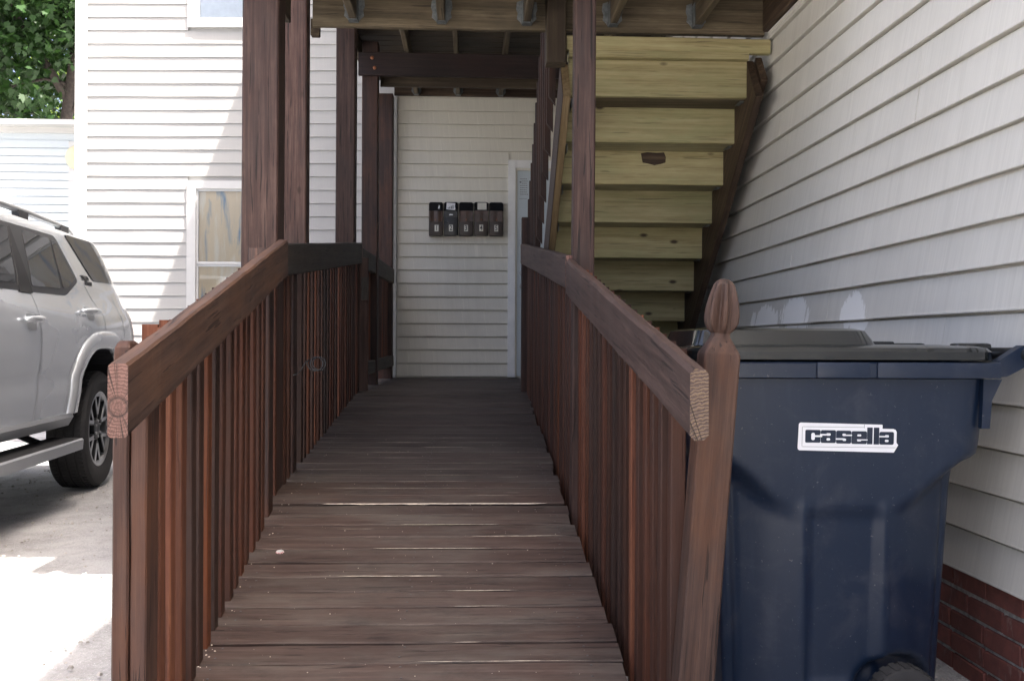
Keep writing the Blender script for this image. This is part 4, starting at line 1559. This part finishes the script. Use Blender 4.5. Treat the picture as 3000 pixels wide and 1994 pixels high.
rim = rloft('rim', [(.398, .338, .085, .931, CX, CY), (.408, .348, .09, .934, CX, CY), (.410, .350, .09, .970, CX, CY), (.406, .346, .09, .975, CX, CY)], M['cart_blue'], cart)
for (xa, xb) in ((.60 + .30, 1.04), (1.06, 1.388)):
    bevel_box('rim_segment', ((xa + xb) / 2, CY - .351, .9535), (xb - xa, .014, .041), .003, M['cart_blue'], cart)
lid = rloft('lid', [(.404, .346, .09, .979, CX, CY), (.411, .353, .09, .981, CX, CY), (.411, .352, .09, 1.002, CX, CY), (.402, .343, .085, 1.012, CX, CY), (.380, .32, .08, 1.017, CX, CY), (.30, .26, .07, 1.021, CX, CY)], M['cart_lid'], cart)
rloft('lid_dome', [(.258, .270, .09, 1.016, .862, CY), (.250, .258, .09, 1.036, .862, CY), (.240, .243, .09, 1.058, .860, CY), (.222, .22, .08, 1.064, .858, CY), (.18, .15, .06, 1.066, .855, CY)], M['cart_lid'], lid)
b = MB()
for (xa, xb) in ((.622, .70), (.722, .80)):
    b.poly([(xa, 2.643, 1.0195), (xb, 2.643, 1.0195), (xb + .014, 2.688, 1.053), (xa + .014, 2.688, 1.053)], .003, 0, (0, -.6, .8))
b.build('grip_recess', M['black_plastic'], lid)
# far lid rib and hinge lugs
bevel_box('lid_rib', (1.20, CY + .18, 1.020), (.26, .03, .022), .006, M['cart_lid'], lid)
bevel_box('hinge_lug', (1.385, CY - .20, 1.008), (.10, .05, .036), .010, M['cart_lid'], lid)
bevel_box('hinge_lug', (1.385, CY + .20, 1.008), (.10, .05, .036), .010, M['cart_lid'], lid)
# handle brackets rising to the bar
for sy in (-1, 1):
    b = MB()
    yy = CY + sy * .315
    b.poly([(1.33, yy, .934), (1.425, yy, .936), (1.500, yy, .975), (1.505, yy, 1.010), (1.47, yy, 1.020), (1.40, yy, .976), (1.33, yy, .974)], .035, 0, (0, 1, 0))
    b.build('handle_bracket', M['cart_blue'], cart)
b = MB()
b.lathe([(.015, -.36), (.019, -.355), (.019, .355), (.015, .36)], 18, 'Y', (1.482, CY, .995))
b.build('handle', M['black_plastic'], cart, True, 40)
# gusset and tie under the rim
b = MB()
b.poly([(1.355, CY - .33, .93), (1.405, CY - .33, .93), (1.378, CY - .33, .875), (1.372, CY - .33, .80), (1.350, CY - .33, .80)], .02, 0, (0, 1, 0))
b.build('gusset', M['cart_blue'], cart)
board('catch', (.632, CY - .352, .78), (.632, CY - .352, .93), .012, .010, M['cart_blue'], cart, up=(0, 1, 0), H_=0.0)
# wheels
for sy in (-1, 1):
    b = MB()
    yc = CY + sy * .335
    prof = [(.04, -.034), (.070, -.036), (.085, -.030), (.090, -.020), (.090, .020), (.085, .030), (.070, .036), (.04, .034)]
    b.lathe(prof, 40, 'Y', (1.14, yc, .0905))
    for q in range(22):
        a = 2 * math.pi * q / 22
        Mr = Matrix.Rotation(a, 3, 'Y')
        b.box(Vector((1.14, yc, .0905)) + Mr @ Vector((0, 0, .0900)), (.015, .05, .003), 0, Mr)
    w = b.build('wheel', M['rubber'], cart, True, 35)
    b = MB()
    b.lathe([(.02, -.04), (.04, -.037), (.042, 0), (.04, .037), (.02, .04)], 24, 'Y', (1.14, yc, .0905))
    b.build('hub', M['black_plastic'], w, True, 40)
# white sticker with dark block letters on the near side
M['stk_white'] = plain('sticker_white', (.82, .83, .85), .35)
SXO, SZO, SCL = 2490.0, 1286.0, 2.66 / 2917
YF = cart_ring(.78)[0][1] - .0012
def S(px, py, lay=0):
    """sticker drawing units to the cart's near face"""
    u_ = (px - 1160) / 6.208 * SCL
    w_ = -(py - 400) / 6.208 * SCL
    zz = .776 + w_ - u_ * .012
    return (.993 + u_, YF - .0006 * lay + (zz - .78) * -.054, zz)
b = MB()
b.poly([S(*q) for q in [(300, 140), (1770, 160), (1785, 170), (1785, 232), (1985, 235), (2025, 250), (2045, 290), (2045, 480), (2078, 525), (2000, 660), (285, 637), (258, 622), (250, 590), (265, 170), (278, 148)]], .0006)
stk = b.build('sticker', M['stk_white'], cart)
b = MB()
def rpoly(x0, y0, x1, y1, r_, lay=1, mi=0):
    pts = []
    for (cx_, cy_, a0) in ((x1 - r_, y0 + r_, -90), (x1 - r_, y1 - r_, 0), (x0 + r_, y1 - r_, 90), (x0 + r_, y0 + r_, 180)):
        for q in range(4):
            a = R(a0 + 30 * q)
            pts.append(S(cx_ + r_ * math.cos(a), cy_ + r_ * math.sin(a), lay))
    b.poly(pts, .0004, mi)
for (x0, y0, x1, y1, r_) in ((383, 268, 660, 497, 22), (664, 270, 940, 500, 28), (944, 275, 1218, 508, 28), (1222, 282, 1503, 512, 28), (1506, 212, 1606, 515, 6), (1626, 212, 1726, 517, 6), (1730, 288, 1995, 518, 30)):
    rpoly(x0, y0, x1, y1, r_)
for (x0, y0, x1, y1) in ((335, 210, 1455, 215), (325, 215, 330, 565), (335, 568, 2030, 573), (1450, 160, 1455, 226)):
    rpoly(x0, y0, x1, y1, 1.5)
b.build('lettering', M['cart_blue'], stk)
b = MB()
for (x0, y0, x1, y1, r_) in ((492, 320, 557, 452, 30), (540, 364, 690, 395, 8), (650, 338, 800, 366, 6), (765, 324, 843, 370, 20), (768, 412, 834, 456, 20), (1055, 327, 1120, 372, 20), (1080, 345, 1230, 370, 6),
                             (936, 412, 1090, 440, 6), (1060, 415, 1124, 460, 20), (1325, 338, 1398, 374, 16), (1325, 426, 1515, 446, 4), (1325, 426, 1398, 464, 16), (1724, 360, 1860, 386, 6), (1830, 344, 1902, 388, 20), (1830, 428, 1898, 470, 20)):
    rpoly(x0, y0, x1, y1, r_, 2)
b.build('letter_counters', M['stk_white'], stk)

# ------------------------------------------------------------------ parked car
m = NT('silver_white_paint')
m.b.inputs['Base Color'].default_value = (.62, .66, .69, 1)
m.b.inputs['Metallic'].default_value = .55
m.b.inputs['Roughness'].default_value = .26
m.b.inputs['Coat Weight'].default_value = 1.0
m.b.inputs['Coat Roughness'].default_value = .03
M['paint'] = m.mat
M['tint'] = plain('tinted_glass', (.010, .011, .011), .02, spec=.45)
M['trim'] = plain('black_trim', (.012, .012, .014), .35)
M['trim_matt'] = plain('grey_black_trim', (.016, .016, .017), .5)
M['seam'] = plain('panel_gap', (.17, .175, .18), .5)  # grey raised to stand for light caught in the gaps
M['alloy'] = plain('machined_alloy', (.42, .43, .44), .3, .85)
M['alloy_dark'] = plain('dark_alloy', (.018, .019, .021), .35, .4)
M['step'] = plain('grey_step', (.33, .35, .37), .4, .3)
M['tail_red'] = plain('red_lamp', (.22, .012, .014), .12, coat=.8)
M['tail_clear'] = plain('clear_lamp', (.62, .62, .62), .1, coat=.8)
M['chrome'] = plain('bright_metal', (.7, .7, .72), .15, 1.0)

CFW = Vector((.0785, -.9969, 0)).normalized()
CLF = Vector((.9969, .0785, 0)).normalized()
CO = Vector((-3.6455, 8.071, 0))
def CW(L, y, z):
    q = CO + CFW * L + CLF * y
    return Vector((q.x, q.y, z))
car = thing('parked_car', 'silver white sport utility car parked along the yard beside the ramp', 'car', tuple(CW(2.4, 0, 0)))
ZS = [.3, .45, .70, .80, .84, .95, 1.10, 1.20, 1.27, 1.32, 1.40, 1.76, 1.82]
WS = [.925, .935, .962, .958, .968, .975, .972, .955, .925, .905, .885, .765, .70]
LEN_C = 4.95
def Lrear(z):
    return float(np.interp(z, [.3, .7, 1.05, 1.25, 1.35, 1.45, 1.65, 1.78, 1.83], [.06, .0, .02, .04, .09, .15, .22, .33, .48]))
def Lfront(z):
    return float(np.interp(z, [.3, .6, .9, 1.05, 1.2], [4.80, 4.95, 4.93, 4.85, 4.75]))
def sideY(L, z):
    y = float(np.interp(z, ZS, WS))
    rc = .30
    d = L - Lrear(z)
    if d < rc:
        q = (rc - max(d, 0)) / rc
        y -= .085 * (1 - math.sqrt(max(0, 1 - q * q)))
    df = Lfront(z) - L
    if df < .55:
        q = (.55 - max(df, 0)) / .55
        y -= .22 * (1 - math.sqrt(max(0, 1 - q * q)))
    # haunch over the rear wheel
    y += .022 * math.exp(-((L - .95) / .55) ** 2) * math.exp(-((z - 1.12) / .16) ** 2)
    if L > 2.9 and z > 1.15:
        y -= .10 * sstep(2.9, 3.6, L) * sstep(1.15, 1.3, z)
    return y
ARCH = ((1.0, .40, .565), (3.82, .40, .565))
def zlow(L):
    z = .52
    if L < .5:
        z = .52 + .10 * (1 - L / .5) * .6
    for (c_, zc, rd) in ARCH:
        d = abs(L - c_)
        if d < rd:
            # squarish arch
            z = max(z, zc + (rd ** 3 - d ** 3) ** (1 / 3) * 1.0)
    return z
def ztop(L):
    return float(np.interp(L, [0, .45, 1.2, 2.4, 2.85, 3.62, 3.9, 4.6, 4.95], [1.755, 1.765, 1.775, 1.77, 1.735, 1.21, 1.18, 1.10, .98]))
NA, NB = 150, 40
def body_side(sgn):
    vs_, fs = [], []
    for i in range(NA + 1):
        a = i / NA
        L0 = LEN_C * a
        zl, zt = zlow(min(max(L0, .02), LEN_C - .02)), ztop(L0)
        for j in range(NB + 1):
            z = zl + (zt - zl) * (j / NB)
            L = L0
            fr = max(0, 1 - L0 / 1.6)
            L = L0 + Lrear(z) * fr ** 2
            fr2 = max(0, 1 - (LEN_C - L0) / 1.0)
            L = L - (LEN_C - Lfront(z)) * fr2 ** 2
            vs_.append(CW(L, sgn * sideY(L, z), z))
    for i in range(NA):
        for j in range(NB):
            q = i * (NB + 1) + j
            fs.append((q, q + 1, q + NB + 2, q + NB + 1))
    return vs_, fs
b = MB()
vl, fl = body_side(1)
vr, fr_ = body_side(-1)
b.add(vl, fl)
b.add(vr, fr_)
# roof, windscreen and bonnet as a strip between the two sides; tail and nose as end strips
NC = 14
def strip(ptsL, ptsR, crown):
    vs_, fs = [], []
    for q, (a, c_) in enumerate(zip(ptsL, ptsR)):
        for k_ in range(NC + 1):
            t = k_ / NC
            p_ = a.lerp(c_, t)
            p_ = p_ + crown(q, t)
            vs_.append(p_)
    for q in range(len(ptsL) - 1):
        for k_ in range(NC):
            s_ = q * (NC + 1) + k_
            fs.append((s_, s_ + 1, s_ + NC + 2, s_ + NC + 1))
    return vs_, fs
topL = [vl[i * (NB + 1) + NB] for i in range(NA + 1)]
topR = [vr[i * (NB + 1) + NB] for i in range(NA + 1)]
b.add(*strip(topL, topR, lambda q, t: Vector((0, 0, .045 * (1 - (2 * t - 1) ** 2) ** .7))))
rearL = [vl[j] for j in range(NB + 1)]
rearR = [vr[j] for j in range(NB + 1)]
b.add(*strip(rearL, rearR, lambda q, t: -CFW * (.06 * (1 - (2 * t - 1) ** 4)) + Vector((0, 0, .045 * (1 - (2 * t - 1) ** 2) ** .7 * (q / NB) ** 8))))
frL = [vl[NA * (NB + 1) + j] for j in range(NB + 1)]
frR = [vr[NA * (NB + 1) + j] for j in range(NB + 1)]
b.add(*strip(frL, frR, lambda q, t: CFW * (.10 * (1 - (2 * t - 1) ** 4)) + Vector((0, 0, .045 * (1 - (2 * t - 1) ** 2) ** .7 * (q / NB) ** 8))))
body = b.build('body', M['paint'], car, True, 50)
# dark underbody and wheel wells
b = MB()
b.box((0, 0, 0), (1.30, 4.3, .34))
CROT = Matrix.Rotation(math.atan2(CLF.y, CLF.x), 4, 'Z')
b.build('underbody', M['trim'], car, mw=Matrix.Translation(CW(2.45, 0, .62)) @ CROT)
for (c_, zc, rd) in ARCH:
    for sgn in (-1, 1):
        vs_, fs = [], []
        N = 24
        for q in range(N + 1):
            a = math.pi * q / N
            L = c_ + (rd + .005) * math.cos(a) * 1.0
            z = zlow(min(c_ + rd * .999, max(c_ - rd * .999, L))) + .004
            for yy in (.955, .60):
                vs_.append(CW(L, sgn * yy, z if 0 < q < N else .50))
        for q in range(N):
            fs.append((2 * q, 2 * q + 2, 2 * q + 3, 2 * q + 1))
        nb = len(vs_)
        fs.append(tuple(2 * q + 1 for q in range(N + 1)))
        bb = MB()
        bb.add(vs_, fs)
        bb.build('wheel_well', M['trim'], car)
# squared fender flares
def flare(c_, sgn):
    rd = .565
    vs_, fs = [], []
    N = 40
    prof = [(.0, -.03), (.0, .012), (.02, .034), (.10, .030), (.125, .012), (.128, -.02)]
    k_ = len(prof)
    for q in range(N + 1):
        t = -1 + 2 * q / N
        L = c_ + rd * t * .999
        d = abs(L - c_)
        base = .40 + (rd ** 3 - min(d, rd) ** 3) ** (1 / 3)
        nz_ = Vector((t * 1.0 if abs(t) > .5 else t * .8, max(.0, 1 - abs(t) ** 3)))
        if nz_.length < 1e-3:
            nz_ = Vector((math.copysign(1, t), 0))
        nz_.normalize()
        z0_ = max(base, .56)
        for (o, out) in prof:
            LL, zz = L + nz_.x * o, z0_ + nz_.y * o
            vs_.append(CW(LL, sgn * (sideY(LL, zz) + out), zz))
    for q in range(N):
        for j in range(k_ - 1):
            s_ = q * k_ + j
            fs.append((s_, s_ + 1, s_ + k_ + 1, s_ + k_))
    fs.append(tuple(range(k_)))
    fs.append(tuple(N * k_ + j for j in range(k_)))
    bb = MB()
    bb.add(vs_, fs)
    bb.build('fender_flare', M['paint'], car, True, 60)
for c_ in (1.0, 3.82):
    for sgn in (-1, 1):
        flare(c_, sgn)
# panes and trims laid on the body side
def side_patch(name, pts, off, mat, sgn=1, par=None, rad=.0, rings=7, thick=None):
    # densify and round the outline
    P_ = [Vector((x, z)) for x, z in pts]
    n = len(P_)
    out = []
    for i in range(n):
        a, p_, c_ = P_[i - 1], P_[i], P_[(i + 1) % n]
        r_ = min(rad, (a - p_).length * .45, (c_ - p_).length * .45)
        s_, e_ = p_ + (a - p_).normalized() * r_, p_ + (c_ - p_).normalized() * r_
        for q in range(5):
            t = q / 4
            out.append(s_.lerp(p_, t).lerp(p_.lerp(e_, t), t))
        nx_ = P_[(i + 1) % n]
        r2 = min(rad, (p_ - nx_).length * .45)
        e2 = nx_ + (p_ - nx_).normalized() * r2
        for q in range(1, 6):
            out.append(e_.lerp(e2, q / 6))
    cen = sum(out, Vector((0, 0))) / len(out)
    vs_, fs = [], []
    N = len(out)
    for k_ in range(rings):
        t = k_ / rings
        for q in out:
            p_ = q.lerp(cen, t)
            vs_.append(CW(p_.x, sgn * (sideY(p_.x, p_.y) + off), p_.y))
    vs_.append(CW(cen.x, sgn * (sideY(cen.x, cen.y) + off), cen.y))
    for k_ in range(rings - 1):
        for q in range(N):
            fs.append((k_ * N + q, k_ * N + (q + 1) % N, (k_ + 1) * N + (q + 1) % N, (k_ + 1) * N + q))
    for q in range(N):
        fs.append(((rings - 1) * N + q, (rings - 1) * N + (q + 1) % N, len(vs_) - 1))
    # turned-in edge
    o0 = len(vs_)
    for q in out:
        vs_.append(CW(q.x, sgn * (sideY(q.x, q.y) - .012), q.y))
    for q in range(N):
        fs.append((q, o0 + q, o0 + (q + 1) % N, (q + 1) % N))
    bb = MB()
    bb.add(vs_, fs)
    return bb.build(name, mat, par or car, True, 50)
for sgn in (1, -1):
    side_patch('window_surround', [(3.42, 1.30), (1.60, 1.315), (1.25, 1.43), (1.44, 1.715), (2.72, 1.705)], .004, M['trim'], sgn, rad=.05)
    side_patch('rear_door_glass', [(2.20, 1.345), (1.68, 1.355), (1.585, 1.685), (2.06, 1.685)], .0075, M['tint'], sgn, rad=.02)
    side_patch('rear_vent_glass', [(1.63, 1.360), (1.50, 1.375), (1.315, 1.445), (1.46, 1.672), (1.555, 1.68)], .0075, M['tint'], sgn, rad=.03)
    side_patch('front_door_glass', [(3.32, 1.345), (2.46, 1.345), (2.30, 1.68), (2.68, 1.675)], .0075, M['tint'], sgn, rad=.02)
    side_patch('rear_quarter_glass', [(1.20, 1.75), (.88, 1.452), (.215, 1.468), (.25, 1.60), (.37, 1.715), (.60, 1.757)], .006, M['tint'], sgn, rad=.04)
    side_patch('shoulder_trim', [(2.42, 1.30), (2.42, 1.335), (2.28, 1.685), (2.25, 1.685), (2.22, 1.30)], .0078, M['trim_matt'], sgn, rad=.005)
# door seams as thin grey strips on the skin, with caught light painted in
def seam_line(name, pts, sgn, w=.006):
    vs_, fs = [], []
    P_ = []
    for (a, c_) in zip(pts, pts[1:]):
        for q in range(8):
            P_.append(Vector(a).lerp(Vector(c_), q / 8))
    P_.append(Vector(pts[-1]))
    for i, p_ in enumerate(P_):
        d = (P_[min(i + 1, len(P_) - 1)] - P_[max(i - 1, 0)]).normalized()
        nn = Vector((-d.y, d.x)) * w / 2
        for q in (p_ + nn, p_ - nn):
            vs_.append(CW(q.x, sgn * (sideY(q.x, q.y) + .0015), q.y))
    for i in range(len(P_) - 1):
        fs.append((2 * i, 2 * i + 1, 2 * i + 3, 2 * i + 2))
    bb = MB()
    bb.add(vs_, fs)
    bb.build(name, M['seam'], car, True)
for sgn in (1, -1):
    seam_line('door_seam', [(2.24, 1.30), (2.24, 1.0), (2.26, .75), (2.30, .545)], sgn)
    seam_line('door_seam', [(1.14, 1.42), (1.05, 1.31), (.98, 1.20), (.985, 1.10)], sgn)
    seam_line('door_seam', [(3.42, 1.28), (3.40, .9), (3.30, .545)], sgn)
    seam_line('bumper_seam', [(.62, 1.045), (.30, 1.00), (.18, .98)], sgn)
    # handles with scooped bowls
    for (La, Lb, z) in ((2.52, 2.25, 1.142), (1.44, 1.11, 1.222)):
        lm = (La + Lb) / 2
        side_patch('handle_bowl', [(lm - .08, z - .06), (lm + .08, z - .06), (lm + .085, z + .035), (lm - .085, z + .035)], .0015, M['step'], sgn, rad=.05, rings=3)
        bb = MB()
        pts = []
        for q in range(9):
            t = q / 8
            L = La + (Lb - La) * t
            o = .012 + .034 * math.sin(math.pi * min(1, t * 1.0)) ** .35
            pts.append(CW(L, sgn * (sideY(L, z) + o), z + .006 * t))
        bb.tube(pts, [.012, .018, .020, .021, .021, .021, .020, .017, .012], 10)
        bb.build('door_handle', M['paint'], car, True)
    # side step
    vs_ = []
    bb = MB()
    sec = [(.84, .405), (1.045, .405), (1.055, .395), (1.05, .335), (1.02, .325), (.86, .335)]
    for L in (1.66, 1.70, 3.10, 3.16):
        ins = .05 if L in (1.66, 3.16) else 0
        for (yy, zz) in sec:
            vs_.append(CW(L, sgn * (yy - (ins if yy > 1 else 0)), zz))
    n_ = len(sec)
    fs, mi = [], []
    for i in range(3):
        for j in range(n_):
            fs.append((i * n_ + j, i * n_ + (j + 1) % n_, (i + 1) * n_ + (j + 1) % n_, (i + 1) * n_ + j))
            mi.append(1 if j == 0 else 0)
    fs += [tuple(range(n_)), tuple(3 * n_ + j for j in range(n_))]
    mi += [0, 0]
    bb.add(vs_, fs)
    bb.m = mi
    bb.build('side_step', [M['step'], M['trim_matt']], car)
    for L in (1.9, 2.9):
        bb = MB()
        bb.tube([CW(L, sgn * .60, .50), CW(L, sgn * .86, .385)], .022, 8)
        bb.build('step_bracket', M['trim'], car)
    # lower sill in body colour
    bb = MB()
    vs_ = []
    for L in (1.60, 3.22):
        for (yy, zz) in ((.90, .535), (.955, .56), (.962, .535), (.93, .478), (.86, .47)):
            vs_.append(CW(L, sgn * yy, zz))
    fs = [(j, (j + 1) % 5, 5 + (j + 1) % 5, 5 + j) for j in range(5)] + [tuple(range(5)), tuple(range(5, 10))]
    bb.add(vs_, fs)
    bb.build('sill', M['step'], car)
    # roof rail
    bb = MB()
    pts = [(2.75, 1.805), (2.65, 1.832), (2.2, 1.842), (1.6, 1.846), (1.05, 1.838), (.80, 1.820), (.68, 1.790)]
    bb.tube([CW(L, sgn * (.665 if L > .7 else .67), z) for L, z in pts], [.014, .021, .022, .022, .022, .022, .012], 8)
    rlp = bb.build('roof_rail', M['alloy'], car, True)
    for L in (2.62, 1.72, .92):
        bb = MB()
        bb.box((0, 0, 0), (.045, .16, .06))
        bb.build('rail_foot', M['trim'], rlp, mw=Matrix.Translation(CW(L, sgn * .668, 1.808)) @ CROT)
    # tail lamp wrapping the rear corner
    side_patch('tail_lamp', [(.20, 1.285), (.07, 1.30), (.035, 1.0), (.10, .965)], .010, M['tail_clear'], sgn, rad=.02, rings=4)
    side_patch('tail_lamp_edge', [(.075, 1.30), (.052, 1.31), (.02, 1.05), (.05, 1.0)], .022, M['tail_red'], sgn, rad=.01, rings=3)
    # mirror
    bevel_box('mirror', tuple(CW(3.36, sgn * 1.03, 1.36)), (.20, .10, .16), .03, M['paint'], car, mw=CROT)
# front and rear glass
def top_patch(name, L0, L1, w0, w1, mat, off=.006):
    vs_, fs = [], []
    nL, nW = 10, 12
    for i in range(nL + 1):
        t = i / nL
        L = L0 + (L1 - L0) * t
        wv = w0 + (w1 - w0) * t
        ia = min(NA - 1, int(L / LEN_C * NA))
        fa = L / LEN_C * NA - ia
        half = (topL[ia].lerp(topL[ia + 1], fa) - topR[ia].lerp(topR[ia + 1], fa)).length / 2
        for k_ in range(nW + 1):
            y = -wv + 2 * wv * k_ / nW
            s_ = y / half
            z = ztop(L) + .045 * max(0, 1 - s_ * s_) ** .7 + off
            vs_.append(CW(L, y, z))
    for i in range(nL):
        for k_ in range(nW):
            q = i * (nW + 1) + k_
            fs.append((q, q + 1, q + nW + 2, q + nW + 1))
    bb = MB()
    bb.add(vs_, fs)
    bb.build(name, mat, car, True)
top_patch('windscreen', 2.90, 3.58, .60, .70, M['tint'], .012)
vs_, fs = [], []
for i in range(9):
    z = 1.40 + (1.74 - 1.40) * i / 8
    for k in range(13):
        y = (-1 + 2 * k / 12) * (.62 - .06 * i / 8)
        vs_.append(CW(Lrear(z) - .085 + .03 * (y / .6) ** 4 + .0, y, z))
for i in range(8):
    for k in range(12):
        q = i * 13 + k
        fs.append((q, q + 1, q + 14, q + 13))
b = MB()
b.add(vs_, fs)
b.build('rear_glass', M['tint'], car, True)
bevel_box('rear_bumper', tuple(CW(-.02, 0, .62)), (1.72, .20, .22), .05, M['paint'], car, mw=CROT)
bevel_box('front_bumper', tuple(CW(4.92, 0, .62)), (1.62, .22, .28), .06, M['trim_matt'], car, mw=CROT)
bevel_box('grille', tuple(CW(5.00, 0, .90)), (1.05, .06, .20), .02, M['trim'], car, mw=CROT)
for sgn in (-1, 1):
    bevel_box('headlight', tuple(CW(4.93, sgn * .66, .93)), (.26, .12, .12), .03, M['tail_clear'], car, mw=CROT)
# badge on the pillar
for (tx, L, z, sz) in (('TRD', 1.06, 1.458, .050), ('SPORT', 1.015, 1.425, .032)):
    me = text_mesh(tx, sz, .003, .0012, 1.6)
    me.materials.clear()
    me.materials.append(M['trim'])
    nrm = math.atan2(sideY(L, z - .05) - sideY(L, z + .05), .1)
    mw = Matrix.Translation(CW(L, sideY(L, z) + .004, z)) @ CROT @ Matrix.Rotation(R(90), 4, 'Z') @ Matrix.Rotation(R(90) - nrm, 4, 'X')
    mobj('badge', me, M['trim'], car, mw)
# wheels
def wheel(Lc, sgn):
    c_ = CW(Lc, sgn * .845, .405)
    mw = Matrix.Translation(c_) @ CROT @ (Matrix.Identity(4) if sgn > 0 else Matrix.Rotation(math.pi, 4, 'Z'))
    b = MB()
    Rt, wd2 = .405, .132
    prof = [(.255, -.105), (.29, -.122), (.35, -.132), (.385, -.124), (.398, -.108), (.403, -.09), (.403, -.064), (.395, -.062), (.395, -.056), (.404, -.054), (.405, -.006), (.397, -.004), (.397, .004), (.405, .006), (.404, .054), (.395, .056), (.395, .062), (.403, .064), (.403, .09), (.398, .108), (.385, .124), (.35, .132), (.29, .122), (.255, .105)]
    b.lathe(prof, 72, 'X', (0, 0, 0), 0, False)
    t = b.build('wheel', M['rubber'], car, True, 25, mw=mw)
    # tread blocks
    b = MB()
    for q in range(72):
        a = 2 * math.pi * q / 72
        for (xc, wv, sk) in ((-.088, .030, .25), (.088, .030, -.25), (-.03, .036, .2), (.03, .036, -.2)):
            Mr = Matrix.Rotation(a + (.02 if xc > 0 else 0), 3, 'X') @ Matrix.Rotation(sk, 3, 'Z')
            b.box(Matrix.Rotation(a + (.02 if xc > 0 else 0), 3, 'X') @ Vector((xc, 0, .4045)), (wv, .022, .006), 0, Mr)
    tr_ = b.build('tread', M['rubber'], t, mw=mw)
    tr_['kind'] = 'stuff'
    # rim: barrel, dark face, machined double spokes
    b = MB()
    b.lathe([(.256, -.10), (.25, -.06), (.245, .085), (.258, .108), (.262, .112), (.252, .114), (.238, .10)], 48, 'X', (0, 0, 0), 0, False)
    b.lathe([(.24, .02), (.10, .03), (.01, .03)], 36, 'X', (0, 0, 0), 1, False)
    b.lathe([(.075, .03), (.072, .092), (.05, .098), (.03, .094), (.002, .094)], 28, 'X', (0, 0, 0), 1, False)
    for q in range(6):
        a = 2 * math.pi * q / 6
        for s2 in (-1, 1):
            Mr = Matrix.Rotation(a + s2 * .20, 3, 'X')
            b.box(Mr @ Vector((.085, 0, .165)), (.022, .028, .17), 1, Mr @ Matrix.Rotation(s2 * .22, 3, 'X'))
            b.box(Mr @ Vector((.0975, s2 * .004, .175)), (.004, .024, .145), 2, Mr @ Matrix.Rotation(s2 * .22, 3, 'X'))
        Mr = Matrix.Rotation(a, 3, 'X')
        b.box(Mr @ Vector((.094, 0, .236)), (.010, .12, .020), 2, Mr)
        b.lathe([(.009, .092), (.009, .106)], 8, 'X', Matrix.Rotation(a, 3, 'X') @ Vector((0, 0, .055)), 2)
    b.build('rim', [M['alloy'], M['alloy_dark'], M['alloy']], t, True, 30, mw=mw)
for Lc in (1.0, 3.82):
    for sgn in (-1, 1):
        wheel(Lc, sgn)

# ------------------------------------------------------------------ small things
# reddish posts beyond the railing
fp = thing('low_fence', 'low reddish wooden fence boards behind the ramp railing', 'fence', (-1.72, 5.75, 0))
vpost('fence_board', -1.86, -1.768, 5.72, 5.758, -1.03, .098, [M['fence_red']] * 2, fp)
vpost('fence_board', -1.764, -1.715, 5.72, 5.80, -1.03, .123, [M['fence_red']] * 2, fp)
board('fence_rail', (-2.0, 5.785, -.35), (-1.60, 5.785, -.35), .09, .03, [M['fence_red']] * 2, fp)
# bottle cap lying on the ramp
M['cap'] = plain('white_cap', (.72, .70, .68), .3, .3)
M['cap_red'] = plain('red_cap_edge', (.45, .04, .06), .35, .2)
b = MB()
n = 42
rows = []
for (r_, z, wv, mi) in ((.002, .0063, 0, 0), (.010, .0062, 0, 0), (.0128, .0050, 0, 0), (.0140, .0022, .0006, 1), (.0152, .0, .0012, 1)):
    rows.append([((r_ + (wv if k % 2 else -wv)) * math.cos(2 * math.pi * k / n), (r_ + (wv if k % 2 else -wv)) * math.sin(2 * math.pi * k / n), z) for k in range(n)])
fs, mi = [], []
for i in range(4):
    for k in range(n):
        fs.append((i * n + k, i * n + (k + 1) % n, (i + 1) * n + (k + 1) % n, (i + 1) * n + k))
        mi.append(1 if (i >= 2 and (k // 2) % 2) else 0)
fs.append(tuple(range(n))); mi.append(0)
b.add([p_ for r_ in rows for p_ in r_], fs)
b.m = mi
cap = b.build('bottle_cap', [M['cap'], M['cap_red']], None, mw=Matrix.Translation((-.700, 3.715, zd(3.715) + H + .0012)) @ Matrix.Rotation(math.atan(.2), 4, 'X'))
tag(cap, 'red and white crown bottle cap lying on the ramp planks', 'bottle cap')
# coil of wire hooked on the railing
b = MB()
pts = []
for q in range(60):
    a = 2 * math.pi * q / 24 + 2.4
    pts.append((-.757 + .034 * math.cos(a) + .0004 * q, 4.87 + .0009 * q + .010 * math.sin(a), -.105 + .036 * math.sin(a) + .004 * math.sin(q * .26)))
b.tube([(x, y, z + H) for x, y, z in [(-.832, 4.72, -.155), (-.815, 4.73, -.150), (-.80, 4.76, -.13), (-.790, 4.80, -.10)]] + [(x, y, z + H) for x, y, z in pts], .0030, 6)
wc = b.build('wire_coil', M['wire'], None, True)
tag(wc, 'loose coil of grey wire hooked on the ramp railing', 'wire')
# litter by the brick base
b = MB()
b.add([(1.42, 3.04, .004), (1.455, 3.05, .012), (1.45, 3.08, .026), (1.425, 3.075, .02), (1.44, 3.06, .030)], [(0, 1, 4), (1, 2, 4), (2, 3, 4), (3, 0, 4), (0, 3, 2, 1)])
tag(b.build('paper_scrap', M['torn'], None), 'crumpled white paper scrap on the ground by the brick base', 'litter')
M['dry_leaf'] = plain('dry_leaf', (.38, .19, .06), .7, noise=.2)
b = MB()
lf_ = [(x * .045, y * .045, .006 + .006 * abs(x)) for x, y in leaf_shape()]
b.add(lf_, [tuple(range(len(lf_)))])
tag(b.build('dry_leaf', M['dry_leaf'], None, mw=Matrix.Translation((1.37, 3.06, .004)) @ Matrix.Rotation(.8, 4, 'Z')), 'orange dry leaf on the ground by the brick base', 'leaf')
